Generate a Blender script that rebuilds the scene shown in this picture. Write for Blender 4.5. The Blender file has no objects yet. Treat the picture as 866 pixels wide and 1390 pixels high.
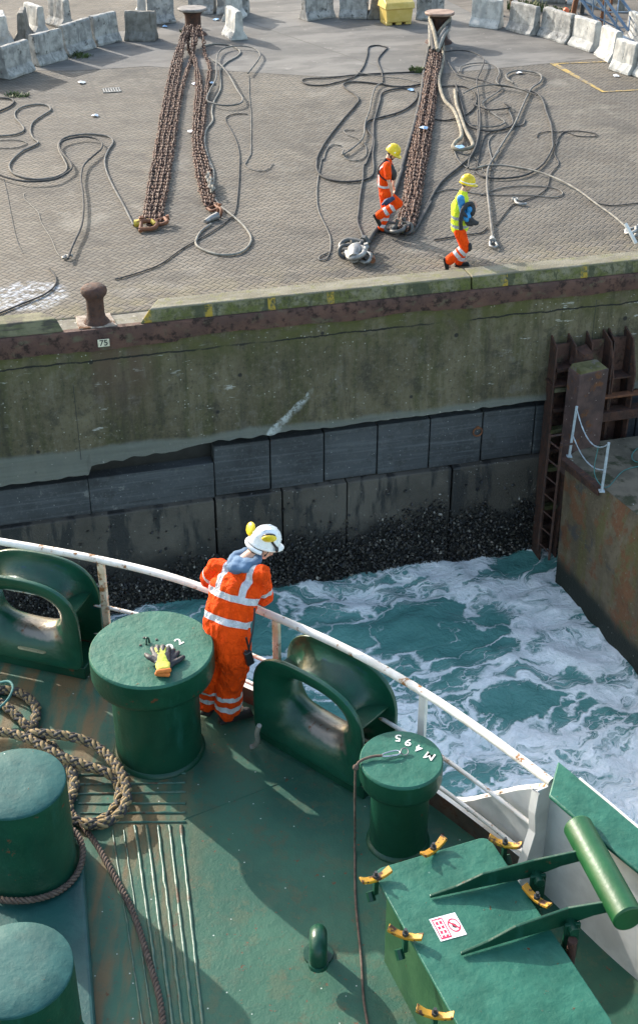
import bpy, bmesh, math, random
from mathutils import Vector, Matrix, Quaternion, noise
random.seed(7)
SC = bpy.context.scene
COL = SC.collection
PI = math.pi
V = Vector
# ------------------------------------------------------------------ camera geometry (photo pixels 866 x 1390 -> points of the place)
F, CX, CY, PITCH, CAMH = 1806.0, 433.0, 650.0, math.radians(30.8), 9.4
SP, CP = math.sin(PITCH), math.cos(PITCH)
def ray(x, y):
    u = (x-CX)/F; v = (y-CY)/F
    return V((u, CP-v*SP, -SP-v*CP))
def gz(x, y, z=0.0):
    r = ray(x, y); t = (z-CAMH)/r.z
    return V((r.x*t, r.y*t, z))
WA = gz(0, 462); WB = gz(866, 372)
WD = (WB-WA).normalized(); WN = V((WD.y, -WD.x, 0)); WK = WN.dot(WA)
WROT = math.atan2(WD.y, WD.x)
def gw(x, y, off=0.0):                       # pixel on the quay wall -> (along, z)
    r = ray(x, y); t = (WK+off)/WN.dot(r)
    q = V((r.x*t, r.y*t, CAMH+r.z*t))
    return (q-WA).dot(WD), q.z
def wpt(u, w, z):                             # wall frame -> world, w inland
    return WA + WD*u - WN*w + V((0, 0, z))
# ------------------------------------------------------------------ scene objects
def tag(o, label=None, cat=None, group=None, kind=None):
    if label: o['label'] = label
    if cat: o['category'] = cat
    if group: o['group'] = group
    if kind: o['kind'] = kind
    return o
def empty(name, loc=(0,0,0), rz=0.0):
    o = bpy.data.objects.new(name, None); COL.objects.link(o)
    o.empty_display_size = .2
    o.location = loc; o.rotation_euler = (0, 0, rz)
    return o
def kids(o): return [c for c in COL.objects if c.parent == o]
def copy_tree(o, parent=None):
    c = o.copy(); COL.objects.link(c)
    if parent: c.parent = parent
    for ch in kids(o): copy_tree(ch, c)
    return c
class MB:
    def __init__(s): s.v = []; s.f = []; s.m = []
    def add(s, vs, fs, mi=0, M=None):
        b = len(s.v)
        for p in vs:
            p = V(p); s.v.append(M @ p if M else p)
        for f in fs: s.f.append([b+i for i in f]); s.m.append(mi)
        return b
    def box(s, c, d, M=None, mi=0, R=None):
        x, y, z = d[0]/2, d[1]/2, d[2]/2
        vs = [V((sx*x, sy*y, sz*z)) for sz in (-1,1) for sy in (-1,1) for sx in (-1,1)]
        if R is not None: vs = [R @ p for p in vs]
        vs = [p+V(c) for p in vs]
        s.add(vs, [(0,2,3,1),(4,5,7,6),(0,1,5,4),(2,6,7,3),(0,4,6,2),(1,3,7,5)], mi, M)
    def hexa(s, b, t, mi=0, M=None):          # 4 bottom + 4 top points, ccw from above
        s.add(list(b)+list(t), [(3,2,1,0),(4,5,6,7)]+[(i,(i+1)%4,4+(i+1)%4,4+i) for i in range(4)], mi, M)
    def prism(s, poly, z0, z1, mi=0, M=None, top=None):
        n = len(poly); top = top or poly
        s.add([V((p[0],p[1],z0)) for p in poly]+[V((p[0],p[1],z1)) for p in top],
              [tuple(range(n-1,-1,-1)), tuple(range(n,2*n))]+[(i,(i+1)%n,n+(i+1)%n,n+i) for i in range(n)], mi, M)
    def tube(s, pts, r, n=8, mi=0, cap=True, closed=False, M=None, flat=1.0):
        pts = [V(p) for p in pts]; k = len(pts)
        rr = r if hasattr(r, '__len__') else [r]*k
        vs = []; nrm = None
        for i in range(k):
            a = pts[i-1] if (i or closed) else pts[0]; b = pts[(i+1)%k] if (i < k-1 or closed) else pts[-1]
            t = (b-a)
            if t.length < 1e-9: t = V((0,0,1))
            t.normalize()
            if nrm is None:
                nrm = t.cross(V((0,0,1)))
                if nrm.length < 1e-3: nrm = t.cross(V((0,1,0)))
            nrm = nrm - t*nrm.dot(t)
            if nrm.length < 1e-6: nrm = t.orthogonal()
            nrm.normalize(); bn = t.cross(nrm)
            for j in range(n):
                a2 = 2*PI*j/n
                vs.append(pts[i]+(nrm*math.cos(a2)+bn*math.sin(a2)*flat)*rr[i])
        fs = []
        for i in range(k if closed else k-1):
            i2 = (i+1)%k
            for j in range(n): fs.append((i*n+j, i*n+(j+1)%n, i2*n+(j+1)%n, i2*n+j))
        if cap and not closed:
            fs.append(tuple(range(n-1,-1,-1))); fs.append(tuple(range((k-1)*n, k*n)))
        s.add(vs, fs, mi, M)
    def lathe(s, prof, n=32, mi=0, M=None, c=(0,0,0)):
        c = V(c); vs = []; fs = []; k = len(prof)
        for r, z in prof:
            for j in range(n):
                a = 2*PI*j/n; vs.append(c+V((r*math.cos(a), r*math.sin(a), z)))
        for i in range(k-1):
            for j in range(n): fs.append((i*n+j, i*n+(j+1)%n, (i+1)*n+(j+1)%n, (i+1)*n+j))
        fs.append(tuple(range(n-1,-1,-1))); fs.append(tuple(range((k-1)*n, k*n)))
        s.add(vs, fs, mi, M)
    def ball(s, c, r, n=12, mi=0, M=None, R=None):
        rx, ry, rz = r if hasattr(r, '__len__') else (r, r, r)
        k = max(5, n//2); vs = []; fs = []
        for i in range(k+1):
            ph = PI*i/k
            for j in range(n):
                a = 2*PI*j/n
                p = V((rx*math.sin(ph)*math.cos(a), ry*math.sin(ph)*math.sin(a), -rz*math.cos(ph)))
                if R is not None: p = R @ p
                vs.append(V(c)+p)
        for i in range(k):
            for j in range(n): fs.append((i*n+j, i*n+(j+1)%n, (i+1)*n+(j+1)%n, (i+1)*n+j))
        s.add(vs, fs, mi, M)
    def cap(s, a, b, ra, rb, n=12, flat=1.0, side=None, mi=0):   # tapered capsule, elliptical (flat along 'side' normal)
        a = V(a); b = V(b); t = b-a; L = t.length
        t.normalize()
        sd = V(side) if side is not None else t.orthogonal()
        sd = (sd - t*sd.dot(t)).normalized(); bn = t.cross(sd)
        rings = []
        for q in (-90,-60,-30,0): rings.append((a+t*ra*flat*math.sin(math.radians(q))*.9, ra*max(.02,math.cos(math.radians(q)))))
        for q in (.33,.66): rings.append((a+(b-a)*q, ra+(rb-ra)*q))
        for q in (0,30,60,90): rings.append((b+t*rb*flat*math.sin(math.radians(q))*.9, rb*max(.02,math.cos(math.radians(q)))))
        vs = []
        for c, r in rings:
            for j in range(n):
                g = 2*PI*j/n; vs.append(c+sd*math.cos(g)*r+bn*math.sin(g)*r*flat)
        k = len(rings); fs = [(i*n+j, i*n+(j+1)%n, (i+1)*n+(j+1)%n, (i+1)*n+j) for i in range(k-1) for j in range(n)]
        fs.append(tuple(range(n-1,-1,-1))); fs.append(tuple(range((k-1)*n, k*n)))
        s.add(vs, fs, mi)
    def mesh(s, name):
        me = bpy.data.meshes.new(name)
        me.from_pydata([tuple(p) for p in s.v], [], s.f); me.update()
        return me
    def build(s, name, mats, parent=None, smooth=35, bevel=0, seg=2, fix=True):
        me = s.mesh(name)
        if not isinstance(mats, (list, tuple)): mats = [mats]
        for m in mats: me.materials.append(m)
        me.polygons.foreach_set('material_index', s.m)
        if fix:
            bm = bmesh.new(); bm.from_mesh(me); bmesh.ops.recalc_face_normals(bm, faces=bm.faces); bm.to_mesh(me); bm.free()
        if smooth:
            me.polygons.foreach_set('use_smooth', [True]*len(me.polygons))
            me.set_sharp_from_angle(angle=math.radians(smooth))
        o = bpy.data.objects.new(name, me); COL.objects.link(o)
        if parent: o.parent = parent
        if bevel:
            b = o.modifiers.new('bevel', 'BEVEL'); b.width = bevel; b.segments = seg; b.limit_method = 'ANGLE'; b.angle_limit = math.radians(40)
        return o
def recenter(o, c):                          # put the origin of a mesh object at c
    c = V(c); o.data.transform(Matrix.Translation(-c)); o.location = c; return o
def spline(pts, per=6, closed=False):        # Catmull-Rom through points
    pts = [V(p) for p in pts]; n = len(pts); out = []
    for i in range(n if closed else n-1):
        if closed: p0, p1, p2, p3 = pts[i-1], pts[i], pts[(i+1)%n], pts[(i+2)%n]
        else: p0, p1, p2, p3 = pts[max(0,i-1)], pts[i], pts[i+1], pts[min(n-1,i+2)]
        for k in range(per):
            t = k/per
            out.append(.5*((2*p1)+(p2-p0)*t+(2*p0-5*p1+4*p2-p3)*t*t+(3*p1-p0-3*p2+p3)*t**3))
    if not closed: out.append(pts[-1])
    return out
def resample(pts, step):
    out = [pts[0]]; acc = 0
    for a, b in zip(pts, pts[1:]):
        L = (b-a).length
        if L < 1e-9: continue
        d = step-acc
        while d <= L:
            out.append(a+(b-a)*(d/L)); d += step
        acc = L-(d-step)
    return out
# ------------------------------------------------------------------ material nodes
class N:
    def __init__(s, name):
        s.mat = bpy.data.materials.new(name); s.mat.use_nodes = True
        s.t = s.mat.node_tree; s.n = s.t.nodes; s.l = s.t.links
        s.b = s.n['Principled BSDF']
    def node(s, ty, **kw):
        x = s.n.new(ty)
        for k, v in kw.items(): setattr(x, k, v)
        return x
    def put(s, sock, v):
        if hasattr(v, 'is_output') or isinstance(v, bpy.types.NodeSocket): s.l.new(v, sock)
        elif v is not None:
            if hasattr(sock.default_value, '__len__'):
                if not hasattr(v, '__len__'): v = (v,)*len(sock.default_value)
                if len(v) == 3 and len(sock.default_value) == 4: v = (*v, 1)
            sock.default_value = v
    def m(s, op, a, b=None, c=None, clamp=False):
        x = s.node('ShaderNodeMath', operation=op, use_clamp=clamp)
        for i, q in enumerate((a, b, c)):
            if q is not None: s.put(x.inputs[i], q)
        return x.outputs[0]
    def mix(s, f, a, b, blend='MIX'):
        x = s.node('ShaderNodeMix', data_type='RGBA', blend_type=blend)
        s.put(x.inputs[0], f); s.put(x.inputs[6], a); s.put(x.inputs[7], b)
        return x.outputs[2]
    def ramp(s, v, lo, hi, a=0.0, b=1.0):
        x = s.node('ShaderNodeMapRange', interpolation_type='SMOOTHSTEP')
        s.put(x.inputs[0], v); s.put(x.inputs[1], lo); s.put(x.inputs[2], hi); s.put(x.inputs[3], a); s.put(x.inputs[4], b)
        return x.outputs[0]
    def coords(s, rand=True):
        tc = s.node('ShaderNodeTexCoord').outputs['Object']
        if not rand: return tc
        oi = s.node('ShaderNodeObjectInfo').outputs['Random']
        return s.vm('ADD', tc, s.comb(s.m('MULTIPLY', oi, 37.0), s.m('MULTIPLY', oi, 19.0), s.m('MULTIPLY', oi, 53.0)))
    def comb(s, x, y, z):
        c = s.node('ShaderNodeCombineXYZ')
        for i, q in enumerate((x, y, z)): s.put(c.inputs[i], q)
        return c.outputs[0]
    def sep(s, v):
        c = s.node('ShaderNodeSeparateXYZ'); s.put(c.inputs[0], v); return c.outputs
    def vm(s, op, a, b=None):
        x = s.node('ShaderNodeVectorMath', operation=op); s.put(x.inputs[0], a)
        if b is not None: s.put(x.inputs[1], b)
        return x.outputs[0]
    def noise(s, vec, scale, detail=4, rough=.55, dist=0.0, col=False):
        x = s.node('ShaderNodeTexNoise'); s.put(x.inputs['Vector'], vec)
        x.inputs['Scale'].default_value = scale; x.inputs['Detail'].default_value = detail
        x.inputs['Roughness'].default_value = rough; x.inputs['Distortion'].default_value = dist
        return x.outputs['Color' if col else 'Fac']
    def voro(s, vec, scale, feat='F1', out='Distance', rnd=1.0):
        x = s.node('ShaderNodeTexVoronoi', feature=feat); s.put(x.inputs['Vector'], vec)
        x.inputs['Scale'].default_value = scale; x.inputs['Randomness'].default_value = rnd
        return x.outputs[out]
    def bump(s, h, strength=.3, dist=.02, normal=None):
        x = s.node('ShaderNodeBump'); s.put(x.inputs['Height'], h)
        x.inputs['Strength'].default_value = strength; x.inputs['Distance'].default_value = dist
        if normal is not None: s.put(x.inputs['Normal'], normal)
        return x.outputs[0]
    def out(s, col=None, rough=.6, metal=0.0, normal=None, spec=None):
        s.put(s.b.inputs['Base Color'], col); s.put(s.b.inputs['Roughness'], rough); s.put(s.b.inputs['Metallic'], metal)
        if normal is not None: s.put(s.b.inputs['Normal'], normal)
        if spec is not None: s.put(s.b.inputs['Specular IOR Level'], spec)
        return s.mat
def pm(name, c1, c2, scale=6, rough=.6, bump=.25, bscale=30, bdist=.01, rust=None, streak=None, specks=None, metal=0.0, rvar=.1, spec=None):
    """general worn surface: two tones in cloudy noise, optional rust spots, vertical streaks, specks"""
    k = N(name); co = k.coords()
    n1 = k.noise(co, scale, 5, .6)
    col = k.mix(k.ramp(n1, .36, .64), c1, c2)
    rg = k.m('ADD', rough-rvar/2, k.m('MULTIPLY', k.noise(co, scale*2.3, 3), rvar))
    h = k.noise(co, bscale, 4, .6)
    if streak:
        sc, sx, sz, lo, hi = streak
        st = k.noise(k.vm('MULTIPLY', co, (sx, sx, sz)), 1.0, 4, .6)
        col = k.mix(k.ramp(st, lo, hi), col, sc)
    if rust:
        rc, rs, lo, hi = rust
        rn = k.noise(co, rs, 6, .68)
        f = k.ramp(rn, lo, hi)
        rc2 = k.mix(k.noise(co, rs*4, 3), rc, tuple(x*.45 for x in rc))
        col = k.mix(f, col, rc2); rg = k.m('ADD', rg, k.m('MULTIPLY', f, .25), clamp=True)
        h = k.m('ADD', h, k.m('MULTIPLY', f, .5))
    if specks:
        sc, ss, thr = specks
        d = k.voro(co, ss)
        col = k.mix(k.ramp(d, thr, thr*.6), col, sc)
    return k.out(col, rg, metal, k.bump(h, bump, bdist), spec)
def plain(name, c, rough=.5, metal=0.0, bump=.1, bscale=60):
    c2 = tuple(min(1, x*1.2) for x in c); c1 = tuple(x*.82 for x in c)
    return pm(name, c1, c2, 9, rough, bump, bscale, .004, metal=metal)
MT = {}
# green ship paints; plain green has the shade of upright sides mixed in
RUSTC = (.16,.055,.02)
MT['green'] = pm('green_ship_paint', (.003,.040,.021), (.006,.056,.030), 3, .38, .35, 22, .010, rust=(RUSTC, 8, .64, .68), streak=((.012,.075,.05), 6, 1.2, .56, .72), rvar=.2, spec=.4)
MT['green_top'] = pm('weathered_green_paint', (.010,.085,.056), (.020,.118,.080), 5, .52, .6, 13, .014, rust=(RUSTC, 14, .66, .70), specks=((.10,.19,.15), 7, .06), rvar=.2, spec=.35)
MT['green_plinth'] = pm('teal_green_paint', (.008,.052,.048), (.014,.075,.066), 4, .4, .4, 22, .008, rust=(RUSTC, 10, .68, .74), rvar=.2)
def deck_mat():
    k = N('green_deck_paint'); co = k.coords(False)
    n = k.noise(co, 1.3, 6, .6); n2 = k.noise(co, 7, 5, .65)
    col = k.mix(k.ramp(n, .35, .65), (.018,.080,.053), (.034,.112,.072))
    col = k.mix(k.m('MULTIPLY', k.ramp(n2, .5, .72), .5), col, (.055,.085,.055))
    # brown dirty run off where ropes have been dragged
    x, y, z = k.sep(co)
    wear = k.m('MULTIPLY', k.ramp(x, -.7, -1.3), k.ramp(k.noise(k.vm('MULTIPLY', co, (7, 1.2, 1)), 1.0, 4), .42, .62))
    col = k.mix(k.m('MULTIPLY', wear, .85), col, (.15,.095,.042))
    rn = k.noise(co, 15, 7, .74); r1 = k.ramp(rn, .615, .655)
    col = k.mix(r1, col, (.12,.04,.018))
    rp = k.noise(co, 3.1, 7, .75); r2 = k.ramp(rp, .55, .66)
    col = k.mix(k.m('MULTIPLY', r2, .42), col, (.10,.068,.034))
    r3 = k.ramp(k.noise(k.vm('ADD', co, (4.,9.,0.)), 5, 7, .72), .54, .60)
    col = k.mix(k.m('MULTIPLY', r3, .5), col, (.065,.095,.055))
    d = k.voro(co, 9); col = k.mix(k.ramp(d, .06, .035), col, (.45,.5,.45))
    rg = k.m('ADD', .48, k.m('MULTIPLY', k.noise(co, 2.2, 5), .3))
    h = k.m('ADD', k.m('MULTIPLY', k.noise(co, 60, 3), .35), k.m('ADD', k.noise(co, 14, 5, .6), k.m('MULTIPLY', r1, -.3)))
    return k.out(col, rg, 0, k.bump(h, .5, .012), .35)
MT['deck'] = deck_mat()
MT['white'] = pm('white_ship_paint', (.46,.46,.45), (.60,.60,.585), 3, .45, .15, 20, .006, rust=((.35,.17,.05), 7, .70, .78), streak=((.5,.42,.33), 9, 1.2, .66, .8))
MT['rail'] = pm('chipped_white_rail_paint', (.62,.58,.52), (.78,.76,.72), 6, .45, .2, 40, .004, rust=((.38,.17,.05), 9, .56, .64))
MT['stanchion'] = pm('rust_stained_white_paint', (.55,.42,.25), (.70,.62,.48), 6, .5, .2, 40, .004, rust=((.36,.15,.04), 9, .50, .62))
MT['rust'] = pm('rusty_iron', (.040,.019,.014), (.078,.034,.022), 7, .8, .7, 24, .02, rust=((.17,.065,.028), 13, .56, .66), streak=((.032,.02,.017), 8, 2, .52, .66))
MT['rust_light'] = pm('orange_rusty_steel', (.11,.042,.02), (.19,.072,.03), 9, .75, .4, 40, .006)
MT['rust_beam'] = pm('rusted_quay_edge_steel', (.070,.034,.026), (.115,.055,.038), 1.6, .8, .6, 18, .02, rust=((.042,.024,.019), 6, .48, .66), streak=((.10,.085,.05), 3, 5, .54, .70))
MT['chain'] = pm('rusty_chain_iron', (.060,.029,.018), (.150,.076,.048), 5, .7, .3, 40, .004, rust=((.055,.026,.018), 9, .50, .60))
MT['chain_grey'] = pm('galvanised_shackle_steel', (.16,.16,.155), (.32,.32,.31), 8, .5, .3, 40, .004, metal=.4)
MT['black_steel'] = plain('black_painted_steel', (.03,.032,.034), .5)
MT['yellow_paint'] = pm('chipped_yellow_paint', (.42,.19,.006), (.52,.27,.012), 8, .5, .3, 40, .004, rust=((.09,.035,.016), 15, .52, .58))
MT['rope_grey'] = pm('weathered_grey_rope', (.085,.083,.078), (.15,.145,.135), 5, .9, .5, 60, .01)
MT['rope_dark'] = pm('dark_tarred_rope', (.028,.028,.029), (.06,.059,.058), 5, .9, .5, 60, .01)
MT['rope_light'] = pm('pale_grey_rope', (.15,.142,.125), (.25,.24,.21), 5, .9, .5, 60, .01)
MT['rope_cream'] = pm('dirty_cream_hawser', (.16,.14,.105), (.28,.25,.19), 6, .9, .8, 22, .03)
MT['rope_tan'] = pm('tan_rope_yarn', (.19,.135,.062), (.30,.22,.115), 20, .9, .5, 90, .006)
MT['rope_navy'] = pm('navy_rope_yarn', (.022,.022,.025), (.06,.056,.052), 20, .85, .5, 90, .006)
MT['rope_brown'] = pm('brown_twisted_rope', (.075,.05,.038), (.13,.092,.07), 20, .9, .5, 90, .006)
MT['rope_teal'] = plain('teal_cord', (.05,.16,.15), .8)
MT['concrete_block'] = pm('weathered_concrete', (.20,.198,.19), (.36,.355,.335), 4.5, .9, .5, 22, .02, rust=((.13,.125,.115), 5, .56, .68), streak=((.17,.17,.165), 7, 1.5, .52, .68))
MT['concrete_pale'] = pm('pale_concrete', (.32,.32,.305), (.48,.475,.45), 4, .9, .45, 22, .02, rust=((.20,.195,.18), 6, .60, .70), streak=((.27,.27,.26), 8, 1.4, .58, .72))
MT['concrete_dark'] = pm('stained_concrete', (.12,.112,.098), (.20,.19,.17), 4, .9, .5, 22, .02, streak=((.10,.09,.075), 7, 1.5, .52, .68))
MT['bin_yellow'] = pm('faded_yellow_plastic', (.50,.36,.08), (.58,.43,.13), 3, .5, .1, 30, .004)
MT['skin'] = plain('skin', (.50,.29,.21), .55, bump=.05)
MT['hair'] = plain('dark_hair', (.025,.016,.012), .6, bump=.6)
MT['boot'] = plain('black_leather', (.009,.009,.009), .75)
MT['black_cloth'] = plain('black_webbing', (.022,.022,.027), .75)
MT['black_plastic'] = plain('black_plastic', (.015,.015,.017), .35)
MT['white_plastic'] = plain('white_helmet_shell', (.74,.75,.76), .3, bump=.03)
MT['yellow_plastic'] = plain('yellow_helmet_shell', (.72,.50,.012), .32, bump=.03)
MT['blue_cloth'] = plain('blue_fleece', (.035,.20,.42), .85, bump=.3)
MT['hood'] = plain('grey_blue_hood', (.085,.15,.245), .9, bump=.35)
MT['white_paint'] = pm('white_stencil_paint', (.66,.66,.60), (.76,.76,.72), 20, .6, .2, 60, .003)
MT['black_ink'] = plain('black_lettering', (.02,.02,.02), .6)
MT['cream_plate'] = plain('cream_enamel', (.62,.57,.42), .5)
MT['red_ink'] = plain('red_print', (.62,.02,.07), .45, bump=.02)
MT['sticker'] = plain('white_sticker', (.76,.76,.76), .4, bump=.02)
MT['litter'] = plain('white_litter', (.72,.74,.76), .6)
MT['litter_blue'] = plain('pale_blue_litter', (.25,.42,.62), .6)
MT['weed'] = pm('weed_leaves', (.04,.065,.012), (.07,.10,.022), 20, .7)
MT['blue_steel'] = pm('blue_painted_steel', (.09,.14,.21), (.12,.18,.26), 4, .45, .2, 30, .004)
MT['orange_plastic'] = plain('orange_plastic', (.75,.16,.06), .5)
def cloth(name, c, stripe=(.60,.62,.66), folds=20):
    k = N(name); co = k.coords()
    at = k.node('ShaderNodeAttribute', attribute_name='stripe').outputs['Fac']
    f = k.ramp(at, .0015, -.0015)
    n = k.noise(co, 7, 4)
    col = k.mix(n, tuple(x*.86 for x in c), tuple(min(1, x*1.12) for x in c))
    col = k.mix(f, col, stripe)
    col = k.mix(k.m('MULTIPLY', k.ramp(k.noise(co, 5, 6, .72), .52, .68), .45), col, tuple(x*.42+.012 for x in c))
    col = k.mix(k.m('MULTIPLY', k.m('MULTIPLY', k.ramp(at, .012, .007), k.ramp(at, .003, .006)), .45), col, tuple(x*.4 for x in c))
    w = k.noise(k.vm('MULTIPLY', co, (1, 1, .5)), folds, 5, .62, 1.2)
    return k.out(col, k.m('SUBTRACT', .85, k.m('MULTIPLY', f, .4)), 0, k.bump(w, .9, .05), .2)
MT['orange'] = cloth('hi_vis_orange_cloth', (.93,.075,.002))
MT['yellow_vis'] = cloth('hi_vis_yellow_cloth', (.70,.86,.05), (.34,.36,.38))
def melt(mb, name, mat, parent, voxel=.009, it=6, folds=0.0, fs=(9,9,5), attr=None):
    """unite overlapping volumes into one continuous skin, relax it, add folds"""
    me = mb.mesh('tmp'); o = bpy.data.objects.new('tmp', me); TS = bpy.data.scenes.new('tmp'); TS.collection.objects.link(o)
    bm = bmesh.new(); bm.from_mesh(me); bmesh.ops.recalc_face_normals(bm, faces=bm.faces); bm.to_mesh(me); bm.free()
    r = o.modifiers.new('r', 'REMESH'); r.mode = 'VOXEL'; r.voxel_size = voxel
    s_ = o.modifiers.new('s', 'SMOOTH'); s_.factor = .5; s_.iterations = it
    
    with bpy.context.temp_override(scene=TS, view_layer=TS.view_layers[0]):
        dg = bpy.context.evaluated_depsgraph_get(); nm = bpy.data.meshes.new_from_object(o.evaluated_get(dg))
    bpy.data.objects.remove(o); bpy.data.scenes.remove(TS)
    nm.name = name; nm.materials.clear(); nm.materials.append(mat)
    if folds:
        nrm = [v.normal.copy() for v in nm.vertices]
        for v, vn in zip(nm.vertices, nrm):
            c = v.co.copy(); q = noise.noise(V((c.x*fs[0], c.y*fs[1], c.z*fs[2])))+.5*noise.noise(V((c.x*fs[0]*2.2+5, c.y*fs[1]*2.2, c.z*fs[2]*2.6)))
            v.co = c+vn*folds*q
    if attr:
        a = nm.attributes.new('stripe', 'FLOAT', 'POINT')
        for i, v in enumerate(nm.vertices): a.data[i].value = attr(v.co)
    nm.polygons.foreach_set('use_smooth', [True]*len(nm.polygons))
    ob = bpy.data.objects.new(name, nm); COL.objects.link(ob); ob.parent = parent
    return ob
# ================================================================== THE QUAY GROUND
def paving_mat():
    k = N('herringbone_paving'); co = k.coords(False)
    sc = .105
    q = k.node('ShaderNodeVectorRotate', rotation_type='Z_AXIS'); k.put(q.inputs['Vector'], co); q.inputs['Angle'].default_value = math.radians(45)
    x, y, z = k.sep(k.vm('MULTIPLY', q.outputs[0], (1/sc, 1/sc, 1)))
    i = k.m('FLOOR', x); j = k.m('FLOOR', y); fx = k.m('SUBTRACT', x, i); fy = k.m('SUBTRACT', y, j)
    kk = k.m('FLOORED_MODULO', k.m('SUBTRACT', i, j), 4.0)
    eq = lambda a: k.m('COMPARE', kk, float(a), .1)
    e0, e1, e2, e3 = eq(0), eq(1), eq(2), eq(3)
    dl = k.m('ADD', fx, e1); dr = k.m('ADD', k.m('SUBTRACT', 1.0, fx), e0)
    db = k.m('ADD', fy, e2); dt = k.m('ADD', k.m('SUBTRACT', 1.0, fy), e3)
    d = k.m('MINIMUM', k.m('MINIMUM', dl, dr), k.m('MINIMUM', db, dt))
    wn = k.node('ShaderNodeTexWhiteNoise'); k.put(wn.inputs['Vector'], k.comb(k.m('SUBTRACT', i, e1), k.m('SUBTRACT', j, e2), 0.0))
    rnd = wn.outputs['Value']
    big = k.noise(co, .32, 5, .62); mid = k.noise(co, 1.7, 5, .6)
    base = k.mix(k.ramp(big, .36, .64), (.082,.066,.048), (.152,.127,.094))
    base = k.mix(k.m('MULTIPLY', k.ramp(mid, .45, .7), .55), base, (.070,.063,.052))
    base = k.mix(k.m('MULTIPLY', rnd, .75), base, k.mix(.5, base, (.21,.19,.16)))
    # two weathered blocks tones : diagonal courses read as zigzag
    base = k.mix(k.m('MULTIPLY', k.m('ADD', e2, e3), .34), base, (.07,.064,.055))
    joint = k.ramp(d, .13, .04)
    col = k.mix(joint, base, (.026,.024,.02))
    # re-laid patches, tyre marks, oily and dusty stains
    pv = k.voro(k.vm('ADD', k.vm('MULTIPLY', co, (.16,.26,1)), k.vm('MULTIPLY', k.noise(co, .5, 4, col=True), (.25,.25,0))), 1.0, 'F1', 'Color')
    col = k.mix(k.m('MULTIPLY', k.sep(pv)[0], .30), col, (.055,.05,.043))
    tm = k.noise(k.vm('MULTIPLY', co, (.07, 2.3, 1)), 1.0, 5, .7, .8); col = k.mix(k.m('MULTIPLY', k.ramp(tm, .56, .66), .45), col, (.040,.037,.033))
    tm2 = k.noise(k.vm('MULTIPLY', co, (2.6, .10, 1)), 1.0, 4, .7, .5); col = k.mix(k.m('MULTIPLY', k.ramp(tm2, .58, .68), .35), col, (.05,.045,.038))
    sp = k.voro(co, .55); col = k.mix(k.m('MULTIPLY', k.ramp(k.m('ADD', sp, k.m('MULTIPLY', mid, .35)), .36, .24), .6), col, (.035,.032,.028))
    st = k.noise(co, .75, 6, .66); col = k.mix(k.m('MULTIPLY', k.ramp(st, .52, .66), .65), col, (.045,.04,.034))
    st2 = k.noise(k.vm('ADD', co, (31., 7., 0.)), .5, 6, .66); col = k.mix(k.m('MULTIPLY', k.ramp(st2, .56, .70), .45), col, (.235,.215,.18))
    # broken whitish patch near the edge
    px = gz(38, 402); u0 = (px-WA).dot(WD); v0 = -(px-WA).dot(WN)
    ox, oy, oz = k.sep(co)
    r = k.m('SQRT', k.m('ADD', k.m('POWER', k.m('DIVIDE', k.m('SUBTRACT', ox, u0), .78), 2.0), k.m('POWER', k.m('DIVIDE', k.m('SUBTRACT', oy, v0), .72), 2.0)))
    r = k.m('ADD', r, k.m('MULTIPLY', k.noise(co, 3.0, 4), .5))
    pf = k.m('MULTIPLY', k.ramp(r, 1.28, 1.05), k.ramp(k.noise(co, 6, 6, .75), .44, .56))
    pf = k.m('MULTIPLY', pf, k.m('SUBTRACT', 1.0, k.m('MULTIPLY', joint, .7)))
    col = k.mix(k.m('MULTIPLY', pf, .72), col, (.42,.45,.50))
    # yellowish lichen along the quay edge
    lich = k.m('MULTIPLY', k.ramp(oy, 2.6, .4), k.ramp(mid, .42, .6))
    col = k.mix(k.m('MULTIPLY', lich, .3), col, (.23,.19,.075))
    h = k.m('ADD', k.ramp(d, .03, .2), k.m('MULTIPLY', rnd, .35))
    h = k.m('ADD', h, k.m('MULTIPLY', k.noise(co, 40, 3), .3))
    return k.out(col, k.m('ADD', .72, k.m('MULTIPLY', st, .2)), 0, k.bump(h, .8, .012))
def apron_mat():
    k = N('worn_concrete_apron'); co = k.coords(False)
    big = k.noise(k.vm('MULTIPLY', co, (.22, .5, 1)), 1.0, 6, .64); mid = k.noise(k.vm('MULTIPLY', co, (.6, 1.5, 1)), 1.0, 6, .66)
    col = k.mix(k.ramp(big, .38, .62), (.088,.084,.077), (.155,.146,.132))
    col = k.mix(k.m('MULTIPLY', k.ramp(mid, .46, .64), .65), col, (.062,.059,.056))
    col = k.mix(k.m('MULTIPLY', k.ramp(k.noise(co, 2.3, 6, .7), .6, .68), .6), col, (.235,.22,.20))
    x, y, z = k.sep(co)
    for ang, off, w in ((-62, 1.2, .03), (8, 24.3, .05), (-70, 16.4, .025)):     # construction joints
        a = math.radians(ang)
        d = k.m('ABSOLUTE', k.m('ADD', k.m('SUBTRACT', k.m('ADD', k.m('MULTIPLY', x, -math.sin(a)), k.m('MULTIPLY', y, math.cos(a))), off), k.m('MULTIPLY', k.noise(co, .9, 4), .12)))
        col = k.mix(k.m('MULTIPLY', k.ramp(d, w*2, w*.6), .7), col, (.07,.065,.055))
    h = k.m('ADD', k.noise(co, 25, 4), k.noise(co, 3, 4))
    return k.out(col, .85, 0, k.bump(h, .4, .015))
MT['paving'] = paving_mat(); MT['apron'] = apron_mat()
def sheet(name, poly, z, mat, sub=None):
    mb = MB(); mb.add([V((p[0], p[1], 0)) for p in poly], [tuple(range(len(poly)))])
    o = mb.build(name, mat, smooth=0); o.location = WA + V((0, 0, z)); o.rotation_euler.z = WROT
    return tag(o, kind='structure')
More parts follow.
